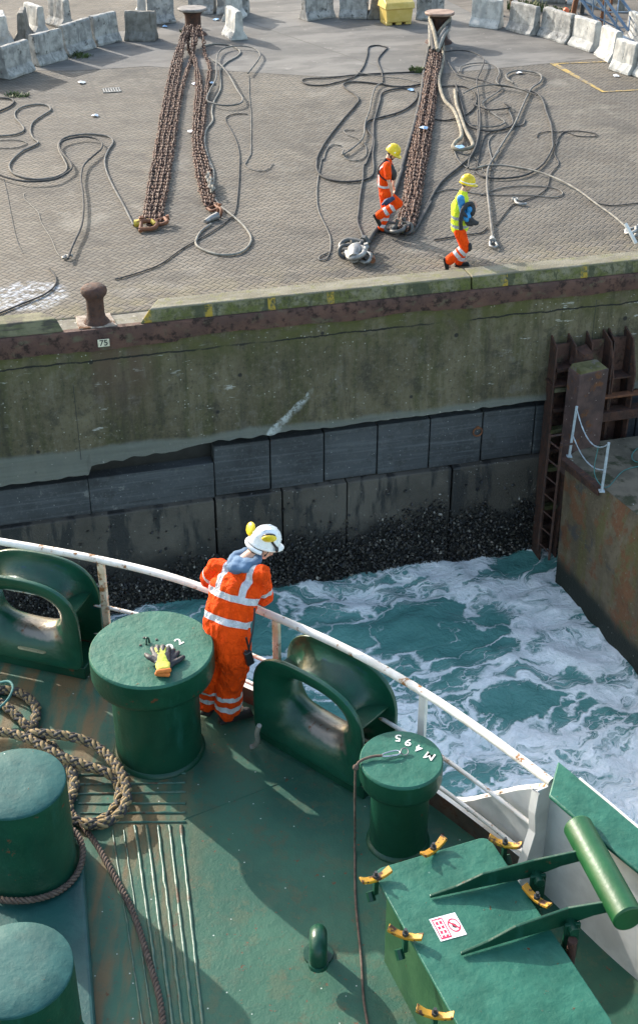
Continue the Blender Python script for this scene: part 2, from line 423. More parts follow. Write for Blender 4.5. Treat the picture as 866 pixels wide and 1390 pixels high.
def uv(x, y, z=0.0):
    q = gz(x, y, z)-WA; return q.dot(WD), -q.dot(WN)
# ground: one sheet from the paving edge to the horizon; the strip along the wall is concrete
sheet('quay_paving', [(-250,.62),(250,.62),(250,420),(-250,420)], 0, MT['paving'])
k = N('edge_concrete'); co = k.coords(False)
n = k.noise(co, 1.6, 6, .65)
col = k.mix(k.ramp(n, .38, .62), (.14,.128,.10), (.225,.21,.17))
col = k.mix(k.m('MULTIPLY', k.ramp(k.noise(co, 4.5, 5, .7), .52, .66), .7), col, (.12,.115,.06))
col = k.mix(k.m('MULTIPLY', k.ramp(k.noise(co, 11, 4), .6, .66), .6), col, (.5,.48,.42))
MT['edge_concrete'] = k.out(col, .88, 0, k.bump(k.noise(co, 30, 4), .5, .012))
sheet('quay_edge_strip', [(-120,-.005),(160,-.005),(160,.62),(-120,.62)], -.002, MT['edge_concrete'])
# dark weedy joint between paving and strip
k = N('weedy_joint'); co = k.coords(False)
MT['joint'] = k.out(k.mix(k.ramp(k.noise(co, 3.2, 4, .7), .5, .62), (.04,.036,.028), (.07,.10,.025)), .95)
mb = MB()
us = [i*.22-30 for i in range(320)]
vs = []; fs = []
for i, u in enumerate(us):
    w = .028+.02*noise.noise(V((u*1.7, 0, 3)))
    c = .62+.012*noise.noise(V((u*.8, 4, 0)))
    vs += [V((u, c-w, 0)), V((u, c+w, 0))]
    if i: fs.append((2*i-2, 2*i, 2*i+1, 2*i-1))
mb.add(vs, fs); o = mb.build('paving_joint', MT['joint'], smooth=0); o.location = WA+V((0,0,.006)); o.rotation_euler.z = WROT; tag(o, kind='structure')
# worn apron between the barriers and the herringbone
ap = [uv(-900,99), uv(112,96), uv(200,90), uv(433,104), uv(600,100), uv(747,86), uv(866,74), uv(1500,50)]
sheet('concrete_apron', ap+[(90, 62), uv(866,-5), uv(560,-14), uv(300,2), uv(215,40), uv(120,45), uv(60,70), uv(-60,92), (-60, 40)], .005, MT['apron'])
# far yard beyond the barriers on the right : tarmac
k = N('dusty_tarmac'); co = k.coords(False)
MT['tarmac'] = k.out(k.mix(k.ramp(k.noise(k.vm('MULTIPLY', co, (.3,.8,1)), 1.0, 6, .65), .4, .6), (.07,.06,.05), (.13,.112,.092)), .9, 0, k.bump(k.noise(co, 14, 4), .5, .02))
sheet('yard_tarmac', [uv(640,18), uv(760,45), uv(880,95), (60, 22), (110, 160), (10, 160)], .0095, MT['tarmac'])
# yellow painted bay line
k = N('worn_yellow_road_paint'); co = k.coords(False)
MT['road_yellow'] = k.out(k.mix(k.ramp(k.noise(co, 5, 6, .75), .44, .56), (.40,.27,.06), (.15,.13,.10)), .8)
def stripe(name, pts, w, z, mat):
    pts = [V((*uv(*p), 0)) for p in pts]; vs = []; fs = []
    for i, p in enumerate(pts):
        a = pts[max(0, i-1)]; b = pts[min(len(pts)-1, i+1)]
        t = (b-a).normalized(); nn = V((-t.y, t.x, 0))
        if 0 < i < len(pts)-1:
            t1 = (p-a).normalized(); n1 = V((-t1.y, t1.x, 0)); nn = nn/max(.3, nn.dot(n1))
        vs += [p-nn*w/2, p+nn*w/2]
        if i: fs.append((2*i-2, 2*i, 2*i+1, 2*i-1))
    mb = MB(); mb.add(vs, fs); o = mb.build(name, mat, smooth=0); o.location = WA+V((0,0,z)); o.rotation_euler.z = WROT
    return tag(o, kind='structure')
stripe('painted_line', [(830,84),(751,87),(818,125),(980,117)], .09, .0135, MT['road_yellow'])
# drain grate
g = empty('drain_grate', gz(152,123)+V((0,0,.004)), WROT)
tag(g, 'small dark slotted drain grate set in the quay paving behind the coiled ropes', 'drain grate')
mb = MB(); mb.box((0,0,.004),(.5,.42,.008)); mb.build('recess', MT['black_ink'], g)
mb = MB()
for i in range(7): mb.box((-.21+.07*i,0,.014),(.026,.36,.012))
mb.box((0,.195,.014),(.5,.03,.012)); mb.box((0,-.195,.014),(.5,.03,.012))
mb.build('bars', MT['chain_grey'], g)
# ================================================================== THE QUAY WALL
def wall_mat(kind):
    k = N('quay_wall_'+kind); co = k.coords(False); x, y, z = k.sep(co)
    big = k.noise(co, .55, 6, .62); mid = k.noise(co, 2.4, 6, .66)
    vst = k.noise(k.vm('MULTIPLY', co, (3.2, 1, .28)), 1.0, 5, .62)
    hst = k.noise(k.vm('MULTIPLY', co, (.55, 1, 16)), 1.0, 5, .6)
    if kind == 'upper':
        col = k.mix(k.ramp(big, .36, .64), (.082,.068,.036), (.15,.125,.074))
        col = k.mix(k.m('MULTIPLY', k.ramp(vst, .46, .66), .7), col, (.052,.052,.014))
        col = k.mix(k.m('MULTIPLY', k.ramp(mid, .50, .66), .6), col, (.034,.030,.021))
        gr = k.noise(co, 13, 6, .75); col = k.mix(k.m('MULTIPLY', k.ramp(gr, .52, .64), .55), col, (.15,.135,.10)); col = k.mix(k.m('MULTIPLY', k.ramp(gr, .46, .34), .6), col, (.025,.023,.016))
        col = k.mix(k.m('MULTIPLY', k.ramp(k.noise(k.vm('ADD', co, (9.,0,5.)), 1.5, 6, .7), .58, .66), .5), col, (.15,.135,.11))
        dr = k.noise(k.vm('ADD', k.vm('MULTIPLY', co, (2.7, 1, .30)), k.vm('MULTIPLY', k.noise(co, 3.0, 4, col=True), (.35,0,.25))), 1.0, 7, .74); col = k.mix(k.m('MULTIPLY', k.ramp(dr, .51, .66), .55), col, (.034,.030,.019)); col = k.mix(k.m('MULTIPLY', k.ramp(dr, .46, .34), .5), col, (.175,.155,.115))
        # greener near the coping, pale tide band near the lower lip
        col = k.mix(k.m('MULTIPLY', k.ramp(z, -1.1, -.3), k.ramp(mid, .38, .6)), col, (.085,.082,.022))
        zz = k.m('ADD', z, k.m('MULTIPLY', k.noise(co, 1.1, 4), .25))
        band = k.m('MULTIPLY', k.ramp(zz, -2.12, -2.22), .8)
        col = k.mix(band, col, k.mix(hst, (.095,.10,.085), (.19,.20,.175)))
        # rust weeping below the bollard, brown patch
        rr = k.m('MULTIPLY', k.m('MULTIPLY', k.ramp(k.m('ABSOLUTE', k.m('SUBTRACT', x, 1.95)), .85, .25), k.ramp(vst, .36, .58)), k.ramp(z, -2.2, -.5))
        col = k.mix(k.m('MULTIPLY', rr, .75), col, (.10,.06,.042))
        # efflorescence scratches
        e = k.m('MULTIPLY', k.ramp(k.noise(k.vm('MULTIPLY', co, (1.5, 1, 7)), 1.0, 6, .72), .60, .66), k.ramp(k.noise(co, .5, 3), .5, .6))
        col = k.mix(k.m('MULTIPLY', e, .85), col, (.42,.41,.37))
        # the diagonal white leak line
        ua, za = gw(352,596); ub, zb = gw(425,530)
        t = k.m('DIVIDE', k.m('SUBTRACT', x, ua), ub-ua)
        zl = k.m('ADD', za, k.m('MULTIPLY', k.m('POWER', k.m('MAXIMUM', t, 0.0), 1.25), zb-za))
        dz = k.m('SUBTRACT', z, k.m('ADD', zl, k.m('MULTIPLY', k.noise(co, 6, 4), .16)))
        inside = k.m('MULTIPLY', k.ramp(t, -.05, .05), k.ramp(t, 1.05, .85))
        f = k.m('MULTIPLY', inside, k.m('MULTIPLY', k.ramp(dz, -.26, -.08), k.ramp(dz, .0, -.06)))
        f = k.m('MULTIPLY', f, k.ramp(k.noise(co, 9, 5, .7), .36, .58))
        col = k.mix(f, col, (.42,.44,.42))
        d = k.voro(co, 9); col = k.mix(k.m('MULTIPLY', k.ramp(d, .15, .06), k.ramp(k.noise(co, 1.1, 5, .7), .44, .58)), col, (.36,.34,.29))
        d2 = k.voro(k.vm('ADD', co, (3.,3.,3.)), 1.6); col = k.mix(k.m('MULTIPLY', k.ramp(d2, .09, .05), .9), col, (.012,.012,.012))
        # thin crack under the coping beam
        cz = k.m('ABSOLUTE', k.m('ADD', z, k.m('ADD', .52, k.m('MULTIPLY', k.noise(co, 2.6, 5, .65), .12))))
        col = k.mix(k.m('MULTIPLY', k.ramp(cz, .022, .008), k.ramp(big, .38, .5)), col, (.012,.012,.01))
        h = k.m('ADD', k.m('MULTIPLY', mid, .8), k.noise(co, 22, 5, .65))
        return k.out(col, .88, 0, k.bump(h, .7, .03))
    if kind == 'panel':
        col = k.mix(k.ramp(big, .36, .64), (.034,.037,.041), (.066,.072,.078))
        col = k.mix(k.m('MULTIPLY', k.ramp(hst, .5, .7), .55), col, (.115,.125,.135))
        col = k.mix(k.m('MULTIPLY', k.ramp(hst, .45, .3), .6), col, (.026,.028,.03))
        col = k.mix(k.m('MULTIPLY', k.ramp(mid, .55, .7), .5), col, (.022,.022,.022))
        gr = k.noise(co, 15, 6, .75); col = k.mix(k.m('MULTIPLY', k.ramp(gr, .53, .66), .4), col, (.15,.15,.145))
        sp = k.m('MULTIPLY', k.ramp(k.noise(co, 2.2, 6, .74), .64, .68), k.ramp(z, -2.7, -3.4)); col = k.mix(k.m('MULTIPLY', sp, .6), col, (.2,.2,.19))
        d = k.voro(co, 8); col = k.mix(k.m('MULTIPLY', k.ramp(d, .09, .05), k.ramp(big, .46, .52)), col, (.30,.31,.3))
        return k.out(col, .8, 0, k.bump(k.m('ADD', hst, k.noise(co, 25, 5)), .5, .02))
    col = k.mix(k.ramp(big, .36, .64), (.060,.052,.042), (.108,.095,.078))
    wet = k.noise(k.vm('MULTIPLY', co, (2.1, 1, .45)), 1.0, 5, .6)
    col = k.mix(k.ramp(wet, .50, .58), col, (.022,.021,.02))
    zz = k.m('ADD', z, k.m('MULTIPLY', k.noise(co, 1.4, 5), 1.1))
    col = k.mix(k.ramp(zz, -3.95, -4.5), col, (.016,.015,.014))
    d = k.voro(co, 9); col = k.mix(k.m('MULTIPLY', k.ramp(d, .14, .06), k.ramp(mid, .44, .52)), col, (.26,.25,.23))
    return k.out(col, k.m('SUBTRACT', .85, k.m('MULTIPLY', k.ramp(wet, .5, .58), .35)), 0, k.bump(k.m('ADD', mid, k.noise(co, 25, 5)), .7, .03))
for q in ('upper', 'panel', 'foot'): MT['wall_'+q] = wall_mat(q)
wall = empty('quay_wall', WA, WROT)
tag(wall, 'tall stained concrete quay wall with mossy upper face, grey panels and mussel covered foot', 'quay wall')
U0, U1 = -45.0, 60.0
ul = [gw(107,640), gw(108,625)]
def lip(u):                                     # ragged lower edge of the upper facing
    ustep = 1.25
    base = -2.80 if u < ustep else (-2.62 + min(1, (u-ustep)/2.6)*.19)
    return base + .035*noise.noise(V((u*1.3, 1, 2))) + .045*noise.noise(V((u*5.1, 5, 2)))
mb = MB(); us = []; u = U0
while u < U1:
    us.append(u); u += .07 if -6 < u < 14 else 1.0
us.append(U1)
vs = []; fs = []
for i, u in enumerate(us):
    zb = lip(u)
    vs += [V((u, .05, -.001)), V((u, .05, zb+.26)), V((u, -.03, zb+.02)), V((u, .0, zb)), V((u, .26, zb+.03)), V((u, 1.5, zb+.03)), V((u, 1.5, -.03)), V((u, .12, -.03))]
    if i:
        a = 8*(i-1); b = 8*i
        for q in range(7): fs.append((a+q, a+q+1, b+q+1, b+q))
mb.add(vs, fs); mb.build('upper_facing', MT['wall_upper'], wall, smooth=30, fix=False)
# vertical joint of the upper facing: dark slit boards let in
mb = MB()
for px, py in ((104,560), (807,440)):
    u, z = gw(px, py); mb.box((u, .0515, -1.75 if px < 200 else -.95), (.010, .008, 1.5 if px < 200 else 1.0))
mb.build('movement_joint', MT['black_ink'], wall)
# the recessed panels
ZP = -3.72
mb = MB(); joints = sorted([gw(px, 640)[0] for px in (293,370,443,515,585,655,724)])
edges = [U0, -12, -6, -1.6, 1.22]+joints+[joints[-1]+1.1*q for q in range(1, 8)]+[U1]
for i, (a, b) in enumerate(zip(edges, edges[1:])):
    g = .012 if b not in (1.22,) and a != 1.22 else .004
    um = min(max((a+b)/2, -6), 13); tz = min(lip(q_) for q_ in [a+(b-a)*t_/6 for t_ in range(7)] if True)-.17 if -7 < a < 14 else -2.62
    zbot = ZP-.05*(a < joints[0]-.1)+.012*((i*5)%3-1)
    mb.box(((a+b)/2, .32+.02*random.random(), (tz+zbot)/2), (b-a-2*g, .3, tz-zbot-.03))
mb.build('panels', MT['wall_panel'], wall, bevel=.015)
mb = MB(); mb.box(((U0+U1)/2, .9, -5.2), (U1-U0, .9, 6.2)); mb.build('shadow_backing', MT['black_ink'], wall)  # black stands in for the shadow line below the ragged lip
# foot course
mb = MB(); fj = sorted([gw(px, 690)[0] for px in (293,385,472,612)])
edges = [U0, -8, -2.2]+fj+[fj[-1]+2.4, fj[-1]+5, U1]
for i, (a, b) in enumerate(zip(edges, edges[1:])):
    g = .035 if 2 <= i <= 3 or i == 6 else .018
    mb.box(((a+b)/2, .19+.015*random.random(), (ZP-8.2)/2), (b-a-g, .3, 8.2+ZP))
mb.build('foot_course', MT['wall_foot'], wall, bevel=.03)
# rusted steel edge beam
mb = MB(); vs = []; fs = []
u = U0; i = 0
while u <= U1:
    th = .30+.05*noise.noise(V((u*.9, 2, 7)))+.02*noise.noise(V((u*5, 2, 7)))+ (.06 if u < 3 else 0)
    yy = -.03+.012*noise.noise(V((u*3, 9, 1)))
    vs += [V((u,.13,.012)), V((u,yy+.035,.014)), V((u,yy,-.03)), V((u,yy+.01,-th*.6)), V((u,yy+.02,-th)), V((u,.06,-th))]
    if i:
        a = 6*(i-1); b = 6*i
        for q in range(5): fs.append((a+q, a+q+1, b+q+1, b+q))
    i += 1; u += .08 if -5 < u < 14 else 1.0
mb.add(vs, fs); mb.build('rusty_edge_beam', MT['rust_beam'], wall, smooth=50, fix=False)
# iron ring on a panel
u, z = gw(652, 588)
mb = MB(); mb.tube([V((u+.09*math.cos(a), .15, z-.05+.09*math.sin(a))) for a in [2*PI*i/16 for i in range(16)]], .018, 6, closed=True); mb.box((u, .16, z+.04), (.05,.06,.05))
mb.build('ring', MT['rust_light'], wall)
# mussels and barnacles: nobody could count them
k = N('mussel_shells'); geo = k.node('ShaderNodeNewGeometry').outputs['Random Per Island']
cr = k.node('ShaderNodeValToRGB'); k.put(cr.inputs[0], geo)
el = cr.color_ramp.elements; el[0].position = 0; el[0].color = (.008,.008,.009,1); el[1].position = 1; el[1].color = (.34,.31,.27,1)
for p, c in ((.5,(.018,.016,.015,1)),(.8,(.042,.036,.030,1)),(.955,(.085,.072,.058,1))):
    e = el.new(p); e.color = c
MT['mussel'] = k.out(cr.outputs[0], .42)
mb = MB(); rnd = random.Random(3)
cnt = 0
while cnt < 15000:
    u = rnd.uniform(-3.2, 12.0); z = -6.25+ 2.35*(rnd.random()**1.35)
    lim = -4.75+.5*noise.noise(V((u*.7, 0, 0)))+.35*noise.noise(V((u*2.3, z, 4)))+ (.25 if u > 6 else 0)
    dens = min(1, max(.012, (lim-z)/.55))
    if rnd.random() > dens: continue
    cnt += 1
    L = rnd.uniform(.02, .06); w = L*rnd.uniform(.45, .6); h = L*rnd.uniform(.4, .8)
    q = Quaternion((rnd.gauss(0,1), rnd.gauss(0,1), rnd.gauss(0,1), rnd.gauss(0,1))).normalized()
    c = V((u, .025-rnd.random()*.05*dens, z))
    P = [q @ V(p) for p in ((L,0,0),(-L*.8,0,0),(0,w,0),(0,-w,0),(-.2*L,0,h),(-.2*L,0,-h))]
    mb.add([c+p for p in P], [(0,2,4),(2,1,4),(1,3,4),(3,0,4),(2,0,5),(1,2,5),(3,1,5),(0,3,5)])
o = mb.build('mussel_crust', MT['mussel'], smooth=0, fix=False); o.location = WA; o.rotation_euler.z = WROT
tag(o, 'dark crust of mussels and pale barnacles along the foot of the quay wall', 'mussels', kind='stuff')
# ------------------------------------------------------------------ kerbs along the edge
def kerb_mat():
    k = N('mossy_painted_kerb'); co = k.coords(False); x, y, z = k.sep(co)
    n = k.noise(k.vm('MULTIPLY', co, (1.0, 3, 3)), 1.3, 6, .65); n2 = k.noise(co, 5, 5, .68)
    side = k.ramp(z, .238, .215)
    top = k.mix(k.ramp(n, .4, .62), (.13,.118,.08), (.20,.185,.138))
    top = k.mix(k.m('MULTIPLY', k.ramp(n2, .5, .62), .6), top, (.14,.14,.045))
    sd = k.mix(k.ramp(n, .40, .6), (.095,.095,.030), (.16,.15,.075))
    sd = k.mix(k.m('MULTIPLY', k.ramp(n2, .46, .66), .7), sd, (.22,.20,.14)); sd = k.mix(k.m('MULTIPLY', k.ramp(n2, .50, .36), .6), sd, (.085,.10,.012)); sd = k.mix(k.m('MULTIPLY', k.ramp(k.noise(co, 16, 6, .75), .50, .62), .6), sd, (.03,.03,.018))
    sd = k.mix(k.m('MULTIPLY', k.ramp(k.noise(k.vm('MULTIPLY', co, (2.5, 3, .8)), 1.0, 5, .66), .53, .6), .75), sd, (.035,.042,.02))
    yel = None
    for px in (200, 284, 370, 450, 684, 790):
        u, _ = gw(px, 412)
        s = k.ramp(k.m('ABSOLUTE', k.m('SUBTRACT', x, u)), .075, .055)
        yel = s if yel is None else k.m('MAXIMUM', yel, s)
    yel = k.m('MULTIPLY', k.m('MULTIPLY', yel, side), k.ramp(k.noise(co, 6, 6, .75), .58, .46))
    col = k.mix(side, top, sd); col = k.mix(yel, col, (.36,.24,.03))
    return k.out(col, .85, 0, k.bump(k.m('ADD', n2, k.noise(co, 28, 4)), .6, .02))
MT['kerb'] = kerb_mat()
MT['timber'] = pm('mossy_old_timber', (.10,.10,.05), (.19,.175,.105), 3, .85, .6, 20, .02, streak=((.07,.06,.045), 2, 14, .5, .65))
ka = gw(190, 440)[0]; kb = gw(641, 396)[0]
def kerb(u0, u1, a0, label, mat, h=.25, w=.5):
    mb = MB(); y0, y1 = .045, .045+w
    mb.hexa([V((u0, y0, .004)), V((u1, y0, .004)), V((u1, y1, .004)), V((u0+a0*.6, y1, .004))],
            [V((u0+.2*(a0 > 0), y0+.05, h)), V((u1, y0+.05, h)), V((u1, y1-.03, h)), V((u0+a0, y1-.03, h))])
    o = mb.build('kerb_beam', mat, smooth=0, bevel=.02); o.location = WA; o.rotation_euler.z = WROT
    return tag(o, label, 'kerb', 'kerb beams along the quay edge')
kerb(ka, kb-.012, .42, 'long mossy kerb beam with yellow stripes, starting beside the rusty quay bollard', MT['kerb'])
kerb(kb+.012, 34, 0, 'mossy green kerb beam at the quay edge under the feet of the yellow vest worker', MT['kerb'])
u1 = gw(88, 452)[0]
mb = MB(); mb.hexa([V((-30,.05,.004)), V((u1,.05,.004)), V((u1-.12,.5,.004)), V((-30,.5,.004))], [V((-30,.1,.24)), V((u1-.1,.1,.24)), V((u1-.34,.47,.24)), V((-30,.47,.24))])
o = mb.build('kerb_beam', MT['timber'], smooth=0, bevel=.02); o.location = WA; o.rotation_euler.z = WROT
tag(o, 'mossy timber kerb beam left of the rusty quay bollard, ending in a sloped cut', 'kerb', 'kerb beams along the quay edge')
# ------------------------------------------------------------------ small rusty bollard at the edge and its number plate
def text_mesh(s, size, mat, name, parent=None, extrude=.0015, M=None):
    cu = bpy.data.curves.new(name, 'FONT'); cu.body = s; cu.size = size; cu.align_x = 'CENTER'; cu.align_y = 'CENTER'; cu.extrude = extrude; cu.offset = size*.012
    t = bpy.data.objects.new(name+'_tmp', cu); COL.objects.link(t)
    dg = bpy.context.evaluated_depsgraph_get(); me = bpy.data.meshes.new_from_object(t.evaluated_get(dg)); bpy.data.objects.remove(t)
    me.materials.clear(); me.materials.append(mat)
    if M: me.transform(M)
    o = bpy.data.objects.new(name, me); COL.objects.link(o); o.parent = parent
    return o
bp = gz(135, 447)
ub, vb = uv(134, 446)
bo = empty('quay_bollard', wpt(ub, .30, 0), WROT)
tag(bo, 'squat rusty iron bollard with swollen head at the quay edge above the number plate', 'bollard')
mb = MB(); mb.lathe([(.23,.02),(.21,.06),(.165,.12),(.15,.2),(.148,.46),(.16,.52),(.205,.57),(.225,.63),(.215,.69),(.17,.735),(.09,.755),(.02,.758)], 28, M=Matrix.Diagonal((1,1,.93,1)))
mb.build('post', MT['rust'], bo, smooth=60)
mb = MB(); mb.hexa([V((-.33,-.24,.004)),V((.33,-.24,.004)),V((.27,.32,.004)),V((-.33,.32,.004))],[V((-.32,-.23,.03)),V((.32,-.23,.03)),V((.26,.31,.03)),V((-.32,.31,.03))])
mb.build('base_plate', pm('worn_pale_base_plate', (.24,.19,.15), (.36,.31,.26), 5, .8, .4, 24, .01, rust=((.15,.07,.03), 6, .5, .62)), bo)
np_ = empty('number_plate', wpt(gw(141,465,.03)[0], -.04, gw(141,465,.03)[1]), WROT)
tag(np_, 'small cream plate reading 75 on the rusty edge beam below the bollard', 'number plate')
mb = MB(); mb.box((0,-.006,0),(.2,.012,.14)); mb.build('plate', MT['cream_plate'], np_, bevel=.012)
text_mesh('75', .15, MT['black_ink'], 'digits', np_, M=Matrix.Translation((0,-.0145,0)) @ Matrix.Rotation(PI/2, 4, 'X'))
# ================================================================== THE WATER
ZW = -5.95
def water_mat():
    k = N('churned_harbour_water'); co = k.coords(False); x, y, z = k.sep(co)
    wv = k.noise(co, .55, 4, .55, col=True); w2 = k.noise(co, 2.2, 4, .6, col=True)
    p = k.vm('ADD', co, k.vm('MULTIPLY', k.vm('SUBTRACT', wv, (.5,.5,.5)), (2.1,2.1,0)))
    p = k.vm('ADD', p, k.vm('MULTIPLY', k.vm('SUBTRACT', w2, (.5,.5,.5)), (.55,.55,0)))
    rt_ = k.node('ShaderNodeVectorRotate', rotation_type='Z_AXIS'); k.put(rt_.inputs['Vector'], p); rt_.inputs['Angle'].default_value = math.radians(-28)
    p = k.vm('MULTIPLY', rt_.outputs[0], (.58,1.25,1))
    lace1 = k.voro(p, .95, 'DISTANCE_TO_EDGE'); lace2 = k.voro(k.vm('ADD', p, (5.,3.,0.)), 2.3, 'DISTANCE_TO_EDGE'); lace3 = k.voro(p, 5.5, 'DISTANCE_TO_EDGE')
    # where the wash is thick : along the block, along the wall, and a broad tongue by the ship
    big = k.noise(k.vm('ADD', co, (14., 2., 0.)), .33, 4, .6)
    med = k.noise(k.vm('ADD', p, (3., 8., 0.)), .8, 5, .62)
    def blob(cx, cy, rx, ry, rot, amp):
        a = math.radians(rot); dx = k.m('SUBTRACT', x, cx); dy = k.m('SUBTRACT', y, cy)
        e1 = k.m('DIVIDE', k.m('ADD', k.m('MULTIPLY', dx, math.cos(a)), k.m('MULTIPLY', dy, math.sin(a))), rx)
        e2 = k.m('DIVIDE', k.m('SUBTRACT', k.m('MULTIPLY', dy, math.cos(a)), k.m('MULTIPLY', dx, math.sin(a))), ry)
        return k.m('MULTIPLY', k.ramp(k.m('SQRT', k.m('ADD', k.m('MULTIPLY', e1, e1), k.m('MULTIPLY', e2, e2))), 1.15, .15), amp)
    A = lambda px, py: gz(px, py, ZW)
    dens = k.m('MULTIPLY', k.m('SUBTRACT', big, .5), .7)
    dens = k.m('ADD', dens, k.m('MULTIPLY', k.m('SUBTRACT', med, .5), 1.5))
    for (px, py, rx, ry, rot, amp) in ((690,790,2.1,1.2,-20,.26),(760,860,2.6,.8,-58,.34),(830,925,1.8,.6,-52,.26),(600,772,2.6,.45,12,.24),(560,815,1.5,.5,8,.14),
                                       (760,1010,2.4,.8,8,.36),(600,985,1.6,1.1,40,.24),(440,930,1.2,.8,0,.26),(700,930,1.5,.45,25,.20),(870,1060,1.6,.9,0,.30),(790,1090,1.8,.7,0,.24),
                                       (480,850,1.3,.9,0,-.20),(545,860,1.5,1.0,0,-.16),(610,840,1.2,.6,0,-.16),(800,925,1.0,.3,-25,-.26),(720,955,1.0,.3,10,-.2),(705,768,.75,.5,0,-.55),(330,840,1.5,1.2,0,-.25)):
        q = A(px, py); dens = k.m('ADD', dens, blob(q.x, q.y, rx, ry, rot, amp))
    dens = k.m('ADD', dens, .085)
    # web lines grow fatter with density, torn by finer noise
    tear = k.m('MULTIPLY', k.m('SUBTRACT', k.noise(p, 3.2, 6, .7), .5), .16)
    def web(d, s, o): return k.ramp(k.m('ADD', k.m('SUBTRACT', k.m('MULTIPLY', k.m('ADD', dens, o), s), d), tear), -.02, .05)
    f = k.m('MAXIMUM', k.m('MAXIMUM', web(lace1, .20, .30), web(lace2, .30, .02)), k.m('MULTIPLY', web(lace3, .42, -.08), .8))
    streak = k.noise(k.vm('MULTIPLY', p, (1.2, 4.5, 1)), 1.6, 6, .7)
    mist = k.m('MULTIPLY', k.ramp(k.m('ADD', dens, k.m('MULTIPLY', k.m('SUBTRACT', streak, .5), 1.6)), .12, .62), .9)
    fine = k.ramp(k.noise(p, 7, 6, .75), .38, .60)
    f = k.m('MULTIPLY', f, k.m('ADD', .78, k.m('MULTIPLY', fine, .22)))
    f = k.m('MAXIMUM', f, k.m('MULTIPLY', mist, k.m('ADD', .62, k.m('MULTIPLY', fine, .38))))
    deep = k.mix(k.ramp(med, .35, .65), (.085,.235,.208), (.130,.310,.275))
    deep = k.mix(k.m('MULTIPLY', k.ramp(dens, -.05, .45), .7), deep, (.24,.42,.40))
    col = k.mix(f, deep, (.95,.95,.93))
    h = k.m('ADD', k.m('MULTIPLY', k.noise(p, 1.8, 5, .6), 1.0), k.m('ADD', k.m('MULTIPLY', f, .3), k.m('MULTIPLY', k.noise(co, 9, 3), .22)))
    k.b.inputs['IOR'].default_value = 1.33
    return k.out(col, k.m('ADD', .10, k.m('MULTIPLY', f, .6)), 0, k.bump(h, .75, .14))
MT['water'] = water_mat()
def wave(x, y):
    return .13*noise.noise(V((x*.5, y*.7, 3)))+.11*(1-abs(noise.noise(V((x*.9+5, y*1.3, 1))))*2)+.05*noise.noise(V((x*2.7, y*3.1, 8)))+.02*noise.noise(V((x*6, y*6.5, 2)))
xs = [-200,-60,-20,-9]+[-8+.13*i for i in range(147)]+[12,20,60,200]
ys = [-120,-30,0,8]+[9+.13*i for i in range(124)]+[26, 34]
mb = MB(); vs = []; fs = []
for y in ys:
    for x in xs: vs.append(V((x, y, ZW+(wave(x, y) if (-8 <= x <= 11.2 and 9 <= y <= 25.2) else 0))))
nx = len(xs)
for j in range(len(ys)-1):
    for i in range(nx-1): fs.append((j*nx+i, j*nx+i+1, (j+1)*nx+i+1, (j+1)*nx+i))
mb.add(vs, fs)
tag(mb.build('water', MT['water'], smooth=180, fix=False), kind='structure')
# ================================================================== THE RIGHT HAND BLOCK AND ITS STEELWORK
def block_mat():
    k = N('rust_stained_block'); co = k.coords(False); x, y, z = k.sep(co)
    big = k.noise(co, .8, 6, .65); v = k.noise(k.vm('MULTIPLY', co, (2.6,2.6,.35)), 1.0, 5, .65); mid = k.noise(co, 1.5, 7, .72)
    col = k.mix(k.ramp(big, .38, .62), (.105,.078,.045), (.20,.15,.095))
    col = k.mix(k.m('MULTIPLY', k.ramp(v, .48, .64), .8), col, (.12,.10,.028))
    col = k.mix(k.m('MULTIPLY', k.ramp(mid, .50, .58), .85), col, (.19,.075,.03))
    gr = k.noise(co, 12, 6, .75); col = k.mix(k.m('MULTIPLY', k.ramp(gr, .53, .66), .4), col, (.05,.035,.022)); col = k.mix(k.m('MULTIPLY', k.ramp(gr, .45, .34), .35), col, (.24,.20,.13))
    col = k.mix(k.m('MULTIPLY', k.ramp(k.noise(k.vm('ADD', co, (7.,1.,2.)), 1.4, 6, .68), .56, .64), .7), col, (.05,.055,.06))
    zz = k.m('ADD', z, k.m('MULTIPLY', mid, .5))
    col = k.mix(k.ramp(zz, -4.85, -5.25), col, (.012,.016,.010))
    d = k.voro(co, 6); col = k.mix(k.m('MULTIPLY', k.ramp(d, .1, .05), .6), col, (.3,.28,.25))
    return k.out(col, .8, 0, k.bump(k.m('ADD', mid, k.noise(co, 25, 5)), .7, .03))
MT['block'] = block_mat()
MT['block_top'] = pm('dirty_block_top', (.085,.072,.05), (.15,.125,.09), 2.2, .85, .6, 18, .02, rust=((.05,.055,.025), 2.4, .5, .62), specks=((.45,.45,.42), 5, .07))
ZB = -3.1
P0 = gz(768, 622, ZB); P1 = gz(866, 700, ZB); dT = (P1-P0).normalized()
Q0 = gz(756, 792, ZW); Q1 = gz(866, 922, ZW); dB = (Q1-Q0).normalized()
bk = P0+WD*.62-WN*.45
top = [P0, bk, bk+WD*26, P0+dT*9+WD*22, P0+dT*9]
bot = [Q0+V((0,0,-2)), bk+V((0,0,-6)), bk+WD*26, Q0+dB*9+WD*22, Q0+dB*9]
blk = empty('mooring_dolphin_block', V((P0.x, P0.y, 0)))
tag(blk, 'rust stained concrete block with mossy streaks standing in the water at the right', 'concrete block')
W2L = Matrix.Translation(-V((P0.x, P0.y, 0)))
mb = MB(); n5 = 5
sub = 10
poly = top
mb.add([V((p.x,p.y,-8.5)) for p in bot]+[V((p.x,p.y,ZB)) for p in top], [(0,1,2,3,4)]+[(i,(i+1)%5,5+(i+1)%5,5+i) for i in range(5)], 0, W2L)
mb.build('body', MT['block'], blk, smooth=0)
